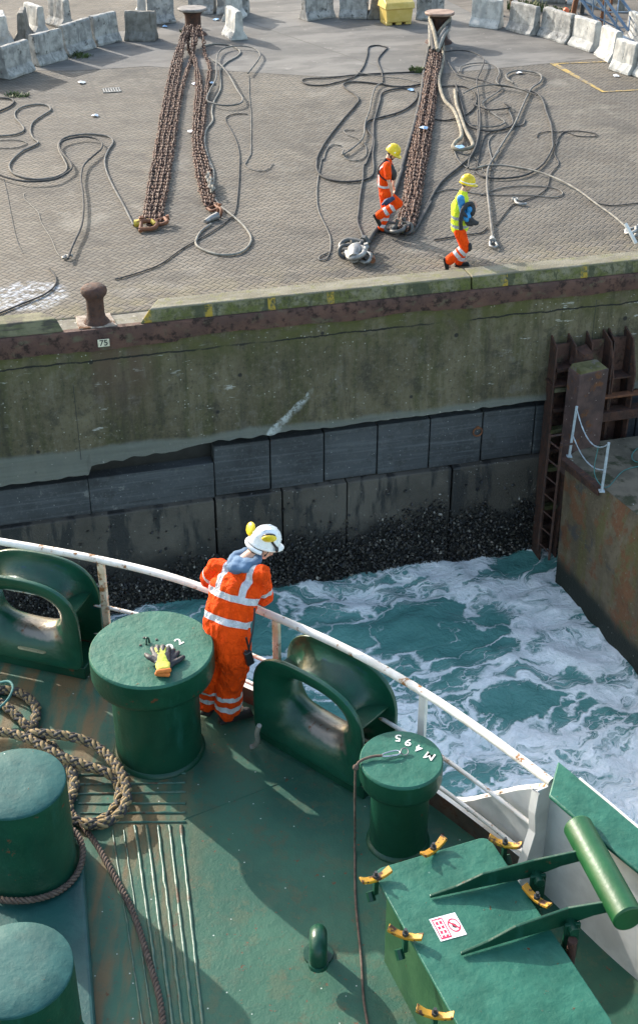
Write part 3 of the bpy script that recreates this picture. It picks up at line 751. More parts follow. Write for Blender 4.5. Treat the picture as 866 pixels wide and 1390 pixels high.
mb = MB(); mb.add([V((p.x,p.y,ZB+.004)) for p in top], [(0,1,2,3,4)], 0, W2L); mb.build('top_surface', MT['block_top'], blk, smooth=0)
mb = MB(); ae = gz(813, 662, ZB)
a = P0-dT*.03; b = ae
nrm = V((-dT.y, dT.x, 0))
if nrm.x > 0: nrm = -nrm
L = (b-a).length; Rm = Matrix.Rotation(math.atan2(dT.y, dT.x), 3, 'Z')
mb.box((a+b)/2+nrm*.03+V((0,0,.0)), (L, .14, .05), W2L, R=Rm); mb.box((a+b)/2+nrm*.035+V((0,0,-.09)), (L, .03, .16), W2L, R=Rm)
mb.build('edge_angle_iron', MT['rust'], blk)
# chain barrier on the block
cb = empty('chain_barrier', gz(769, 618, ZB))
tag(cb, 'low barrier of two pale posts with sagging chains on the edge of the concrete block', 'chain barrier')
t1 = gz(772, 620, ZB); t2 = gz(816, 667, ZB); org = cb.location.copy()
top1 = t1+V((.06,.1,1.02)); top2 = t2+V((.03,.05,.98))
post_m = plain('pale_galvanised_post', (.36,.41,.44), .4)
for a, b in ((t1, top1), (t2, top2)):
    mb = MB(); mb.tube([a-org, b-org], .026, 10); mb.box(a-org+V((0,0,.012)), (.10,.10,.02)); mb.build('post', post_m, cb)
def sag(a, b, s, n=14): return [a+(b-a)*(i/n)+V((0,0,-s*4*(i/n)*(1-i/n))) for i in range(n+1)]
for q, s in ((.97,.34), (.45,.22)):
    mb = MB(); pts = sag(t1+(top1-t1)*q, t2+(top2-t2)*q, s)
    for i, (a, b) in enumerate(zip(pts, pts[1:])): mb.tube([a-org, b-org], .014 if i % 2 else .010, 6)
    mb.build('chain', post_m, cb)
mm = (t1+t2)/2
mb = MB(); mb.tube([p-org for p in spline([t1+(top1-t1)*.97+(t2-t1)*.72+V((0,0,-.3)), mm+(t2-t1)*.25+V((0,0,.2)), t2+V((.1,.1,.02)), gz(846,640,ZB)+V((0,0,.02)), gz(880,632,ZB)+V((0,0,.02))], 5)], .009, 6)
mb.build('cord', MT['rope_teal'], cb)
mb = MB(); mb.tube(spline([gz(900,598,ZB)+V((0,0,.02)), gz(868,608,ZB)+V((0,0,.02)), gz(857,619,ZB)+V((0,0,.02)), gz(862,628,ZB)+V((0,0,.02)), gz(885,630,ZB)+V((0,0,.02))], 5), .01, 6)
tag(mb.build('cord', MT['rope_teal']), 'thin teal cord looped on top of the rust stained block', 'cord')
# box pillar
pl = gz(776, 614, ZB); pr = gz(814, 604, ZB); wP = (pr-pl).length; dP = (pr-pl).normalized(); nP = V((-dP.y, dP.x, 0))
pil = empty('steel_pillar', (pl+pr)/2, math.atan2(dP.y, dP.x))
tag(pil, 'thick rusty box pillar with mossy top standing behind the chain barrier', 'pillar')
hp = 1.62
mb = MB(); mb.box((0, .2, hp/2-.3), (wP, .38, hp+.6)); mb.build('shaft', pm('purple_brown_rusted_plate', (.05,.03,.028), (.10,.058,.05), 2.5, .8, .5, 22, .015, rust=((.19,.08,.035), 4, .56, .66), specks=((.38,.34,.3), 9, .1)), pil, bevel=.02)
mb = MB(); mb.hexa([V((-wP/2+.02,.03,hp)), V((wP/2-.02,.03,hp)), V((wP/2-.02,.37,hp)), V((-wP/2+.02,.37,hp))], [V((-wP/2+.04,.05,hp+.05)), V((wP/2-.04,.05,hp+.02)), V((wP/2-.05,.35,hp+.06)), V((-wP/2+.05,.35,hp+.08))])
mb.build('mossy_cap', pm('mossy_pillar_top', (.075,.07,.022), (.13,.115,.05), 5, .9, .6, 18, .02, rust=((.20,.17,.14), 4, .56, .62)), pil)
mb = MB(); mb.hexa([V((0,.40,hp-.1)), V((.3,.40,hp-.1)), V((.3,.7,hp-.1)), V((-.1,.7,hp-.1))], [V((.04,.42,hp+.16)), V((.22,.42,hp+.18)), V((.26,.68,hp+.24)), V((0,.68,hp+.2))])
mb.build('bracket', MT['rust'], pil)
# fender piles on the wall
for i, (px, py, lab) in enumerate(((768,466,'rusty steel fender pile with sloped head on the wall, left of the box pillar'), (816,460,'rusty steel fender pile with sloped head on the wall, just right of the box pillar'), (846,456,'rusty steel fender pile with sloped head, rightmost of the three on the wall'))):
    u, z = gw(px, py, .25)
    fp = empty('fender_pile', wpt(u, -.0, z), WROT)
    tag(fp, lab, 'fender pile', 'fender piles against the quay wall')
    for sx in (-1, 1):
        mb = MB(); x0 = sx*.17
        mb.add([V((x0-.014,.04,-4.9)),V((x0+.014,.04,-4.9)),V((x0+.014,-.42,-4.9)),V((x0-.014,-.42,-4.9)),V((x0-.014,.04,.06)),V((x0+.014,.04,.06)),V((x0*1.12+.014,-.30,-.06)),V((x0*1.12-.014,-.30,-.06)),
                V((x0*1.5-.014,-.42,-.75)),V((x0*1.5+.014,-.42,-.75))],
               [(4,5,6,7),(7,6,9,8),(8,9,2,3),(0,4,7,8,3),(1,2,9,6,5),(0,1,5,4),(0,3,2,1)])
        mb.build('flange', MT['rust'], fp, smooth=0)
    mb = MB(); mb.box((0,-.05,-2.5),(.32,.03,4.8)); mb.build('web', MT['rust_beam'], fp)
    mb = MB(); mb.box((0,-.2,-.82),(.5,.34,.035)); mb.build('shelf_plate', MT['rust'], fp)
# steel beams between piles, right of the pillar
ua, za = gw(800, 540, .4); 
for i, (dz, hh, lab) in enumerate(((0,.05,'thin rusty horizontal steel beam right of the box pillar, upper one'), (-.42,.2,'broad rusty horizontal steel beam right of the box pillar, lower one'))):
    mb = MB(); mb.box((2.2,0,0),(4.4,.16+.1*i,hh)); o = mb.build('fender_beam', MT['rust_light' if i == 0 else 'rust'], bevel=.01)
    o.location = wpt(ua+.1, -.42+.05*i, za+dz); o.rotation_euler.z = WROT
    tag(o, lab, 'steel beam', 'fender beams by the pillar')
# wide timber runged ladder on the wall
ul0, zl0 = gw(752, 505, .2)
ld = empty('wall_ladder', wpt(ul0, -.2, zl0), WROT)
tag(ld, 'wide old timber runged ladder down the quay wall left of the box pillar', 'ladder')
for x in (0, .72):
    mb = MB(); mb.box((x,0,-1.75),(.06,.12,3.9)); mb.build('rail', MT['rust'], ld)
for i in range(9):
    mb = MB(); mb.box((.36,-.02+.01*(i%2),.08-.44*i),(.72,.16,.085), R=Matrix.Rotation(.05*((i*7)%3-1), 3, 'Y'))
    mb.build('rung', MT['timber' if i < 3 else 'kerb'] if i % 2 else MT['rust'], ld, bevel=.01)
mb = MB(); mb.tube([V((.33+.07*math.cos(a), -.1, -1.15+.07*math.sin(a))) for a in [2*PI*i/14 for i in range(14)]], .02, 6, closed=True); mb.build('ring', MT['rust'], ld)
# thin rusty ladder on the block corner
lb = P0-dT*.05+nrm*.32
tl = empty('thin_ladder', V((lb.x, lb.y, ZB+.42)), math.atan2(dT.y, dT.x))
tag(tl, 'thin rusty steel ladder fixed to the corner of the rust stained block', 'ladder')
for x in (-.1, .28):
    mb = MB(); mb.tube([V((x,0,.1)), V((x,0,-2.5))], .026, 8)
    mb.tube([V((x,0,.05)), V((x,-.3*(1 if nrm.dot(V((-dT.y,dT.x,0))) > 0 else -1),.02))], .022, 8); mb.build('rail', MT['rust'], tl)
for i in range(7):
    mb = MB(); mb.tube([V((-.1,0,-.05-.38*i)), V((.28,0,-.05-.38*i))], .016, 6); mb.build('rung', MT['rust'], tl)
# ================================================================== BARRIERS, BIN, POSTS
BG = 'concrete barrier blocks across the quay'
def jersey(L, seed, h=.86):
    r = random.Random(seed); mb = MB()
    hw = .27; prof = [(-hw,0),(-hw,.07),(-hw+.13,.27),(-.10,h-.05),(-.07,h),(.07,h),(.10,h-.05),(hw-.13,.27),(hw,.07),(hw,0)]
    n = len(prof); k = 6; vs = []; fs = []
    for i in range(k+1):
        x = -L/2+L*i/k
        for p, z in prof:
            j = V((r.gauss(0,.007) if 0 < i < k else r.gauss(0,.012), r.gauss(0,.008), r.gauss(0,.008) if z > .01 else 0))
            vs.append(V((x, p, z))+j)
        if i:
            a = (i-1)*n; b = i*n
            for q in range(n-1): fs.append((a+q, b+q, b+q+1, a+q+1))
            fs.append((a+n-1, b+n-1, b, a))
    fs.append(tuple(range(n))); fs.append(tuple(range(k*n+n-1, k*n-1, -1)))
    mb.add(vs, fs)
    return mb
def barrier(pl, pr, label, mat='concrete_block', end=None, seed=0, h=.86, tilt=0):
    a = gz(*pl); b = gz(*pr); d = (b-a); L = d.length; d.normalize()
    nb = V((-d.y, d.x, 0))
    if end is None:                                # long face seen
        c = (a+b)/2+nb*.27; ang = math.atan2(d.y, d.x)
    else:                                          # only the end face seen, the block runs away from the viewer
        L = end[0]; ang = math.radians(end[1]); c = (a+b)/2+V((math.cos(ang), math.sin(ang), 0))*L/2
    o = jersey(max(.8, L*.97), seed+11, h).build('concrete_barrier', MT[mat], smooth=0, bevel=.018)
    o.location = (c.x, c.y, .006); o.rotation_euler = (tilt, 0, ang)
    return tag(o, label, 'concrete barrier', BG)
BL = [
 ((-22,116),(3,105),'grey concrete barrier cut by the left picture edge, front row','concrete_block',None),
 ((15,109),(50.5,96.5),'grey concrete barrier in the front row, first whole one from the left','concrete_block',None),
 ((54.6,91.5),(94,80.8),'grey concrete barrier in the front row, second whole one from the left, standing apart','concrete_block',None),
 ((95,77.5),(132.5,65),'bluish grey concrete barrier, left one of the two touching end to end','concrete_block',None),
 ((134,64),(167,56),'bluish grey concrete barrier, right one of the two touching end to end','concrete_block',None),
 ((168.5,56.3),(211,57.5),'dull brownish concrete barrier facing straight on, left of the chained bollard','concrete_dark',None),
 ((203,34.5),(240,31.5),'grey concrete barrier standing behind the brownish one, nearest left of the chained bollard','concrete_block',None),
 ((188,25),(199,24.5),'small pale barrier end peeping out behind the brownish barrier','concrete_pale',(.8,95)),
 ((-2,64),(19,61),'pale concrete barrier seen end on in the back row, at the left picture edge','concrete_pale',(1.0,105)),
 ((22,57.5),(42,58),'dark stained barrier seen end on in the back row, with a narrow top','concrete_dark',(1.0,96)),
 ((48,50),(71,46.5),'whitish barrier seen end on in the back row, chipped, right of the dark stained one','concrete_pale',(1.0,128)),
 ((84,42.5),(104,33.5),'rightmost back row barrier on the left, seen at an angle above the touching pair','concrete_block',(1.0,132)),
 ((254,18.5),(290,20),'grey concrete barrier directly behind the left chained bollard','concrete_block',None),
 ((293,20.5),(336,22),'grey concrete barrier behind the two barriers seen end on, right of the left bollard','concrete_block',None),
 ((304,31),(318,29),'pale barrier seen end on, upper one of the pair right of the left bollard','concrete_pale',(1.0,72)),
 ((311.5,53),(340,57.5),'whitish barrier seen end on and turned, standing out in front right of the left bollard','concrete_pale',(1.0,112)),
 ((417,29.5),(456.5,24),'grey concrete barrier, second to the left of the yellow bin, set at a slant','concrete_block',None),
 ((459,25.5),(498.5,26.5),'bluish grey concrete barrier facing straight on, left of the yellow bin','concrete_block',None),
 ((503,26),(516,28),'dark barrier seen end on, squeezed against the left of the yellow bin','concrete_dark',(1.0,92)),
 ((563,27.5),(602,28.5),'grey concrete barrier just right of the yellow bin, behind the roped bollard','concrete_block',None),
 ((635,36),(675,41),'whitest concrete barrier, first to the right of the roped bollard','concrete_pale',None),
 ((684.4,40.5),(719,50),'pale grey barrier, second to the right of the roped bollard','concrete_block',None),
 ((727.5,48.8),(766,61.4),'pale grey barrier below the orange cap, third right of the roped bollard','concrete_block',None),
 ((769,61.4),(799,71.8),'blotchy white barrier, fourth right of the roped bollard','concrete_pale',None),
 ((805,74.8),(824.5,86),'cream white barrier turned away, fifth right of the roped bollard','concrete_pale',None),
 ((824,94.5),(852,103.5),'cracked white barrier beside the yellow painted line','concrete_pale',None),
 ((857,103),(884,114),'pale barrier cut by the right picture edge, next to the cracked white one','concrete_pale',None),
 ((842,54),(862,64),'white barrier behind the curved row, under the blue steel truss','concrete_pale',None),
 ((768,6),(807,9),'distant white barrier at the top edge, left of the dark block','concrete_pale',None),
 ((720,4),(767,6),'distant grey barrier at the top edge behind the rusty posts','concrete_dark',None),
 ((806,13),(836,18),'distant dark stained block at the top edge, right of the rusty posts','concrete_dark',None),
]
for i, (a, b, lab, m, e) in enumerate(BL): barrier(a, b, lab, m, e, i)
# grit bin
a = gz(524,36); b = gz(560,33.5); d = (b-a); wB = d.length; d.normalize()
gb = empty('grit_bin', (a+b)/2, math.atan2(d.y, d.x))
tag(gb, 'faded yellow plastic grit bin with overhanging lid among the barriers', 'grit bin')
hB = .70; dB_ = .72
mb = MB(); w2 = wB/2
mb.hexa([V((-w2+.04,.02,.1)),V((w2-.04,.02,.1)),V((w2-.04,dB_-.02,.1)),V((-w2+.04,dB_-.02,.1))],[V((-w2,0,hB*.72)),V((w2,0,hB*.72)),V((w2,dB_,hB*.72)),V((-w2,dB_,hB*.72))])
for x in (-.36, 0, .36): mb.box((x*wB, dB_/2, .055), (.22*wB, dB_*.86, .1))
mb.build('body', MT['bin_yellow'], gb, bevel=.02)
mb = MB(); mb.hexa([V((-w2-.05,-.05,hB*.725)),V((w2+.05,-.05,hB*.725)),V((w2+.05,dB_+.05,hB*.725)),V((-w2-.05,dB_+.05,hB*.725))],[V((-w2-.03,-.03,hB)),V((w2+.03,-.03,hB)),V((w2-.02,dB_-.05,hB+.26)),V((-w2+.02,dB_-.05,hB+.26))])
mb.build('lid', MT['bin_yellow'], gb, bevel=.03)
# posts in the yard
for (bx, by), r, lean, m, lab in (((679,22),.05,0,'concrete_block','thin pale post standing behind the whitest barrier'),
        ((694,9),.06,0,'rust_light','short rusty post at the top edge above the second barrier'),
        ((775,30.5),.09,.12,'rust_light','thick leaning rusty red post behind the curved row of barriers'),
        ((789,20),.08,0,'black_steel','dark steel post beside the leaning rusty one'),
        ((814,37),.06,.08,'rust_light','rusty post with a flared foot behind the curved row of barriers'),
        ((826.5,22.5),.045,.04,'rust_light','thin orange rusty post nearest the blue truss')):
    p = empty('steel_post', gz(bx, by)); tag(p, lab, 'post', 'steel posts in the yard')
    mb = MB(); mb.tube([V((0,0,.02)), V((lean*2.6,0,2.6))], r, 12); mb.build('shaft', MT[m], p)
    mb = MB(); mb.box((0,0,.03),(r*4,r*4,.03)); mb.build('foot_plate', MT[m], p, bevel=.005)
oc = empty('orange_cap', gz(767,24)+V((0,.0,.0)))
tag(oc, 'orange plastic drum cap lying behind the third barrier beside the rusty post', 'cap')
mb = MB(); mb.lathe([(.10,0),(.11,.06),(.10,.26),(.06,.31),(.02,.32)], 16); mb.build('shell', MT['orange_plastic'], oc, smooth=50)
mb = MB(); mb.lathe([(.125,0),(.13,.03),(.11,.05)], 16); mb.build('base_ring', MT['red_ink'], oc)
# blue lattice truss
ga = gz(852,57); gt_base = empty('blue_truss', ga)
tag(gt_base, 'blue painted lattice steel truss leaning in from the top right corner', 'steel truss')
e0 = V((0,0,.15)); e1 = V((-2.9,3.4,3.6))
ax = (e1-e0).normalized(); s1 = V((.75,.66,0)).normalized(); s2 = ax.cross(s1)
ch = [s1*sx*.34+s2*sy*.34 for sx, sy in ((-1,-1),(1,-1),(1,1),(-1,1))]
for c in ch:
    mb = MB(); mb.tube([e0+c, e1+c], .045, 6); mb.build('chord', MT['blue_steel'], gt_base)
nb_ = 9
for i in range(nb_):
    for j in range(4):
        mb = MB(); a = e0+(e1-e0)*(i/nb_)+ch[j]; b = e0+(e1-e0)*((i+1)/nb_)+ch[(j+1)%4]
        mb.tube([a, b], .024, 5); mb.build('lattice_bar', MT['blue_steel'], gt_base)
mb = MB(); mb.box((0,0,.08),(1.0,1.0,.14)); mb.build('foot', MT['blue_steel'], gt_base, bevel=.01)
# weeds between the barriers and by the bollard
def weed(px, py, r, n, lab, h=.16):
    o = gz(px, py); mb = MB(); rr = random.Random(int(px*7))
    for i in range(n):
        a = rr.uniform(0, 2*PI); d = r*rr.random()**.5; p = V((d*math.cos(a), d*math.sin(a)*.7, .004)); q = p+V((rr.gauss(0,.06), rr.gauss(0,.06), h*rr.uniform(.4,1)))
        s = V((math.cos(a+1), math.sin(a+1), 0))*.018
        mb.add([p-s, p+s, q+s*.8, q-s*.5], [(0,1,2,3)])
    w = mb.build('weed', MT['weed'], smooth=0, fix=False); w.location = o
    return tag(w, lab, 'weed', 'weeds on the quay')
weed(258,46,.3,160,'green weeds growing at the foot of the left chained bollard')
weed(715,14,.7,300,'green weeds behind the second pale grey barrier right of the roped bollard', .3)
weed(757,22,.5,220,'green weeds beside the orange cap', .3)
weed(566,98,.22,110,'small green weed tuft left of the right hand chain')
weed(24,130,.35,120,'mossy weed patch on the paving below the left barriers', .07)
weed(108,77,.4,120,'low weeds along the foot of the touching barrier pair', .12)
# ================================================================== BIG FLAT TOPPED BOLLARDS
def flat_bollard(px, py, h, lab, capm):
    o = empty('mooring_bollard', gz(px, py)+V((0,.3,0))); tag(o, lab, 'bollard')
    mb = MB(); mb.lathe([(.42,.004),(.40,.05),(.30,.1),(.25,.2),(.25,h-.2),(.32,h-.1)], 28); mb.build('post', MT['rust'], o, smooth=50)
    mb = MB(); mb.lathe([(.30,h-.1),(.44,h-.06),(.46,h-.01),(.43,h+.02),(.02,h+.03)], 28, M=Matrix.Diagonal((1,.9,1,1))); mb.build('cap', capm, o, smooth=40)
    return o
cap_l = pm('dusty_iron_cap', (.15,.135,.125), (.24,.22,.205), 5, .8, .3, 30, .006)
cap_r = pm('brown_iron_cap', (.20,.13,.10), (.30,.21,.165), 5, .8, .3, 30, .006)
B1 = flat_bollard(262, 50, .80, 'rusty flat topped mooring bollard with the two left chain bundles hung on it', cap_l)
B2 = flat_bollard(596, 61, .90, 'flat topped mooring bollard with ropes and the right chain bundle hung on it', cap_r)
# ================================================================== CHAINS
def chain(path, label, size=.090, seed=0, lift=None, mat='chain', group='rusty mooring chains on the quay'):
    """open links of bent bar, every second one turned a quarter"""
    r = random.Random(seed)
    pts = resample(spline(path, 10), size*1.28); mb = MB()
    L, W, wr = size*1.02, size*.56, size*.21
    stad = []
    for s_ in range(12):
        a = 2*PI*s_/12; stad.append((L*math.cos(a)*.93, W*math.sin(a)*(1.0)))
    for i in range(len(pts)-1):
        t = (pts[i+1]-pts[i]).normalized(); up = V((0,0,1)); sd = t.cross(up).normalized(); up = sd.cross(t)
        roll = (0 if i % 2 else PI/2)+r.gauss(.22,.16)
        s2 = sd*math.cos(roll)+up*math.sin(roll)
        c = pts[i]+V((r.gauss(0,.008), r.gauss(0,.008), r.gauss(0,.004)))
        mb.tube([c+t*x+s2*y for x, y in stad], wr, 5, closed=True)
    o = mb.build('mooring_chain', MT[mat], smooth=60, fix=False)
    recenter(o, pts[-1]); return tag(o, label, 'chain', group)
def path(px, z=.075, z0=None, n0=2):
    out = []
    for i, (x, y) in enumerate(px):
        zz = z
        if z0 is not None and i < n0: zz = z0+(z-z0)*i/n0
        out.append(gz(x, y, zz))
    return out
LC = [([(251,37),(244,60),(233,95),(222,150),(209,224),(200,275),(197,303)],'outermost left strand of the left rusty chain bundle'),
      ([(254,37),(247,60),(239,95),(228,150),(217,224),(206,278),(203,307)],'second strand from the left in the left rusty chain bundle'),
      ([(257,37),(249,62),(244,95),(235,150),(224,224),(213,279),(209,306)],'third strand from the left in the left rusty chain bundle'),
      ([(268,37),(266,58),(261,76),(254,98),(245,130),(231,224),(221,280),(217,305)],'strand crossing from mid bollard to the right side of the left chain bundle'),
      ([(259,36),(256,52),(257,70),(265,80),(268,112),(266,150),(264,195),(268,228),(274,262),(281,281)],'left strand of the middle rusty chain bundle'),
      ([(262,36),(262,60),(262,78),(270,100),(273,125),(270,160),(268,195),(275,228),(281,260),(286,281)],'inner strand of the middle rusty chain bundle'),
      ([(272,37),(276,55),(278,72),(285,92),(281,122),(277,160),(274,195),(283,228),(288,258),(290,282)],'right strand of the middle rusty chain bundle, curving out below the bollard')]
for i, (p, l) in enumerate(LC): chain(path(p, .065, .45, 2), l, seed=i)
rb = random.Random(9)
names = ['outermost left strand','second strand from the left','middle strand','second strand from the right','outermost right strand']
for i in range(5):
    q = i/4
    p = [(586+q*10,66),(584+q*12,80),(577+q*15,115),(566+q*18,170),(557+q*17,228),(551+q*20,262),(543+q*20,295),(540+q*16,315)]
    p = [(x+rb.uniform(-1.3,1.3), y) for x, y in p]
    chain(path(p, .07+(.05 if i in (1,3) else 0), .30, 2), names[i]+' of the right hand rusty chain bundle', size=.10, seed=20+i)
# end pieces of the chains
def shackle(o, c, ax, up, s, mat):
    ax = V(ax).normalized(); up = V(up).normalized()
    mb = MB(); pts = [c+ax*(-s*.9)+up*(s*.5)]+[c+ax*(s*.45*math.sin(PI*i/8)*1.0)+up*(s*.5*math.cos(PI*i/8)) for i in range(9)]+[c+ax*(-s*.9)+up*(-s*.5)]
    mb.tube(spline(pts, 3), s*.17, 8); mb.build('bow', mat, o, smooth=60)
    mb = MB(); mb.tube([c+ax*(-s*.78)+up*s*.78, c+ax*(-s*.78)-up*s*.72], s*.15, 8); mb.tube([c+ax*(-s*.78)+up*s*.66, c+ax*(-s*.78)+up*s*.92], s*.26, 6); mb.build('pin', mat, o)
yl = empty('chain_shackle', gz(198,311)); tag(yl, 'rusty shackle with yellow painted end clamp at the foot of the left chain bundle', 'shackle')
mbs = MT['rust_light']; Z = V((0,0,.09))
shackle(yl, V((.12,-.02,.1)), (1,.2,0), (0,.9,.3), .26, mbs); shackle(yl, V((.32,.12,.1)), (.4,-1,0), (1,.2,.2), .22, mbs)
mb = MB(); mb.tube([V((-.22,.1,.08)), V((-.1,.08,.1))], .075, 10); mb.tube([V((-.1,.08,.1)),V((.02,.13,.13)),V((.12,.1,.14)),V((.2,.0,.1))], .045, 8); mb.build('yellow_clamp', pm('yellow_marker_paint',(.45,.33,.02),(.55,.42,.05),9,.6,.2,rust=((.2,.1,.03),12,.5,.6)), yl, smooth=60)
s2 = empty('chain_shackle', gz(294,292)); tag(s2, 'rusty shackle with grey wire socket at the foot of the middle chain bundle', 'shackle')
shackle(s2, V((-.06,.16,.08)), (.5,-1,0), (1,.4,.3), .17, mbs); shackle(s2, V((.08,-.1,.08)), (.4,-1,0), (.3,.2,1), .17, mbs)
mb = MB(); mb.tube([V((.04,-.22,.07)), V((-.08,-.36,.06)), V((-.2,-.5,.045))], [.075,.065,.035], 10); mb.build('wire_socket', MT['chain_grey'], s2, smooth=60)
gl = [gz(283+dx, 248+dy, .07) for dx, dy in ((0,-4),(3,6),(6,18))]
ch_white = chain([p+V((0,0,.09)) for p in gl], 'short length of whitened chain lying on the middle rusty chain bundle', size=.12, seed=77, mat='rope_light')
s3 = empty('chain_shackle', gz(539,320)); tag(s3, 'dark grey shackles at the foot of the right hand chain bundle', 'shackle')
dk = plain('dark_grey_iron', (.07,.072,.07), .5)
shackle(s3, V((0,0,.12)), (-.3,-1,0), (1,-.3,.2), .24, dk); shackle(s3, V((.22,.1,.12)), (.8,-.6,0), (.2,.6,.8), .2, dk); shackle(s3, V((-.16,.16,.12)), (-1,.2,0), (.2,.4,1), .18, dk)
s4 = empty('shackle_pile', gz(483,352)); tag(s4, 'pile of black and silver shackles on the paving left of the bending worker', 'shackle pile')
shackle(s4, V((-.15,.42,.13)), (-.9,.5,0), (.5,.8,.4), .30, dk); shackle(s4, V((-.22,.14,.11)), (-1,-.1,0), (0,.5,.8), .22, dk); shackle(s4, V((.08,.22,.12)), (.2,-1,.1), (1,.2,.4), .28, dk)
shackle(s4, V((0,-.18,.16)), (.1,-1,0), (1,.1,.3), .30, MT['chain_grey']); shackle(s4, V((.2,-.24,.12)), (.7,-.8,0), (.5,.5,.7), .2, MT['chain_grey'])
mb = MB(); mb.tube([V((.02,.28,.13)), V((-.02,-.02,.18)), V((-.05,-.3,.14))], [.11,.15,.1], 12); mb.build('swivel_barrel', MT['chain_grey'], s4, smooth=60)
mb = MB(); mb.tube([V((.3,-.32,.1)), V((.3,-.18,.1))], .06, 8); mb.build('rusty_nut', MT['rust_light'], s4)
s5 = empty('chain_shackle', gz(859,322)); tag(s5, 'bright silver shackles at the right picture edge where a pale rope ends', 'shackle')
shackle(s5, V((-.06,0,.12)), (-.2,-1,0), (1,-.2,.4), .2, MT['chain_grey']); shackle(s5, V((.16,.1,.14)), (.2,1,.1), (1,0,.6), .22, MT['chain_grey'])
s6 = empty('wire_socket', gz(668.5,334)); tag(s6, 'small grey wire socket with loop on the paving right of the yellow vest worker', 'wire socket')
mb = MB(); mb.tube([V((.02,.35,.05)), V((0,.08,.06))], [.045,.075], 10); mb.build('cone', MT['chain_grey'], s6)
mb = MB(); mb.tube([V((-.05,.08,.06)),V((-.075,-.15,.06)),V((0,-.23,.06)),V((.075,-.15,.06)),V((.05,.08,.06))], .025, 8); mb.build('loop', MT['chain_grey'], s6, smooth=60)
# ================================================================== ROPES ON THE QUAY
RG = 'ropes strewn over the quay'
def rope(px, label, r=.035, mat='rope_grey', T=None, z=None, per=7, zvar=.0, lift=None, name='rope', group=RG):
    sx, ox, oy = T if T else (1, 0, 0)
    r = r*.57; z = z if z is not None else r+.006
    q = [gz(x/sx+ox, y/sx+oy, z+(lift[i] if lift and i < len(lift) else 0)) for i, (x, y) in enumerate(px)]
    p = spline(q, per)
    mb = MB(); mb.tube(p, r, 7)
    o = mb.build(name, MT[mat], smooth=80, fix=False); recenter(o, p[0])
    return tag(o, label, 'rope', group)
Ta = (3.936, 0, 110)
rope([(715,770),(660,660),(605,560),(570,480),(562,420),(580,370),(605,330),(590,300),(540,288),(470,283),(400,290),(345,305),(315,335),(320,375),(345,420),(360,460),(345,490),(290,515),(200,525),(130,515),(70,490),(52,455),(70,420),(120,375),(205,332),(180,305),(165,265),(180,220),(235,180),(272,155),(255,130),(190,125),(120,140),(85,165),(85,195),(115,230),(130,260),(100,280),(50,290),(-60,297)],'long grey rope winding from the yellow chain clamp to the left edge',.04,'rope_grey',Ta)
rope([(365,950),(390,880),(435,780),(448,690),(445,600),(435,520),(450,450),(500,400),(540,365),(548,335),(520,310),(460,298),(390,305),(330,325),(318,350),(340,390),(375,430),(385,465),(360,490),(300,523),(220,535),(130,535),(50,518),(-60,480)],'dark rope beside the long winding one, ending in a small green grey shackle',.042,'rope_dark',Ta,z=.09)
rope([(-60,88),(0,90),(60,95),(76,112),(55,135),(0,160),(-60,180)],'dark rope loop at the left edge below the barriers',.045,'rope_dark',Ta)
rope([(-60,322),(0,318),(60,315),(110,318),(145,332),(115,350),(60,358),(-60,358)],'thin rope loop at the left edge inside the bend of the long winding rope',.02,'rope_grey',Ta)
rope([(352,955),(310,920),(275,840),(225,760),(205,700),(165,660),(135,630),(130,600)],'thin frayed line trailing up from the small shackle on the left paving',.012,'rope_light',Ta)
rope([(20,520),(40,600),(55,680),(80,800),(100,870),(125,920)],'thin faint line lying on the left paving beside the picture edge',.012,'rope_grey',Ta)
rope([(-40,505),(0,490),(60,465),(120,440),(150,415),(152,392),(135,368)],'dark rope end curving across the white patched paving by the timber kerb',.03,'rope_dark',(2,0,180))
s7 = empty('small_shackle', gz(89.5,352)); tag(s7, 'small green grey shackle at the end of the dark rope on the left paving', 'shackle'); shackle(s7, V((0,0,.05)), (-.6,-1,0), (1,-.5,.2), .11, MT['chain_grey'])
Tb = (4.33, 200, 30); Tc = (4.33, 170, 200)
def cat(a, T1, b, T2, lead=()): return list(lead)+[(x/T1[0]+T1[1], y/T1[0]+T1[2]) for x, y in a]+[(x/T2[0]+T2[1], y/T2[0]+T2[2]) for x, y in b]
rope(cat([(335,140),(400,128),(490,138),(545,170),(530,200),(470,235),(430,280),(432,350),(428,400),(392,470),(380,530),(385,580),(345,640),(340,720),(360,800),(380,866)],Tb,[(490,70),(520,140),(520,230),(525,290),(560,345),(630,400),(700,465),(740,530),(725,580),(670,620),(580,632),(490,615),(425,580),(418,545),(450,490),(505,450)],Tc),'pale grey rope beside the middle chain bundle, ending in a wide loop at its foot',.04,'rope_light')
rope([(365,205),(400,232),(430,250),(480,310),(530,400),(562,450),(540,480),(460,490),(380,475),(350,455),(370,400),(405,330),(408,240),(415,190),(450,155),(530,140),(620,150),(662,185),(650,225),(592,300)],'grey rope with a teardrop bend and a hooked end right of the left bollard',.042,'rope_grey',Tb,z=.1)
rope([(595,310),(598,340),(600,430),(610,540),(610,680),(605,770),(580,830)],'thin straight line running down from the hooked rope end',.016,'rope_grey',Tb)
rope(cat([(590,540),(520,540),(470,555),(463,580),(490,630),(520,690),(540,760),(545,830)],Tb,[(672,60),(672,120),(665,250),(650,370),(620,415),(520,490),(415,550),(330,600),(220,680),(130,720),(0,760),(-60,775)],Tc),'thin dark line crossing under the pale loop and trailing to the left towards the kerb',.024,'rope_dark')
rope([(742,-20),(740,30),(735,50),(708,90),(714,112),(745,130),(790,140),(840,130),(870,95)],'short thin curved line on the open paving between the two bollards',.016,'rope_grey',Tc)
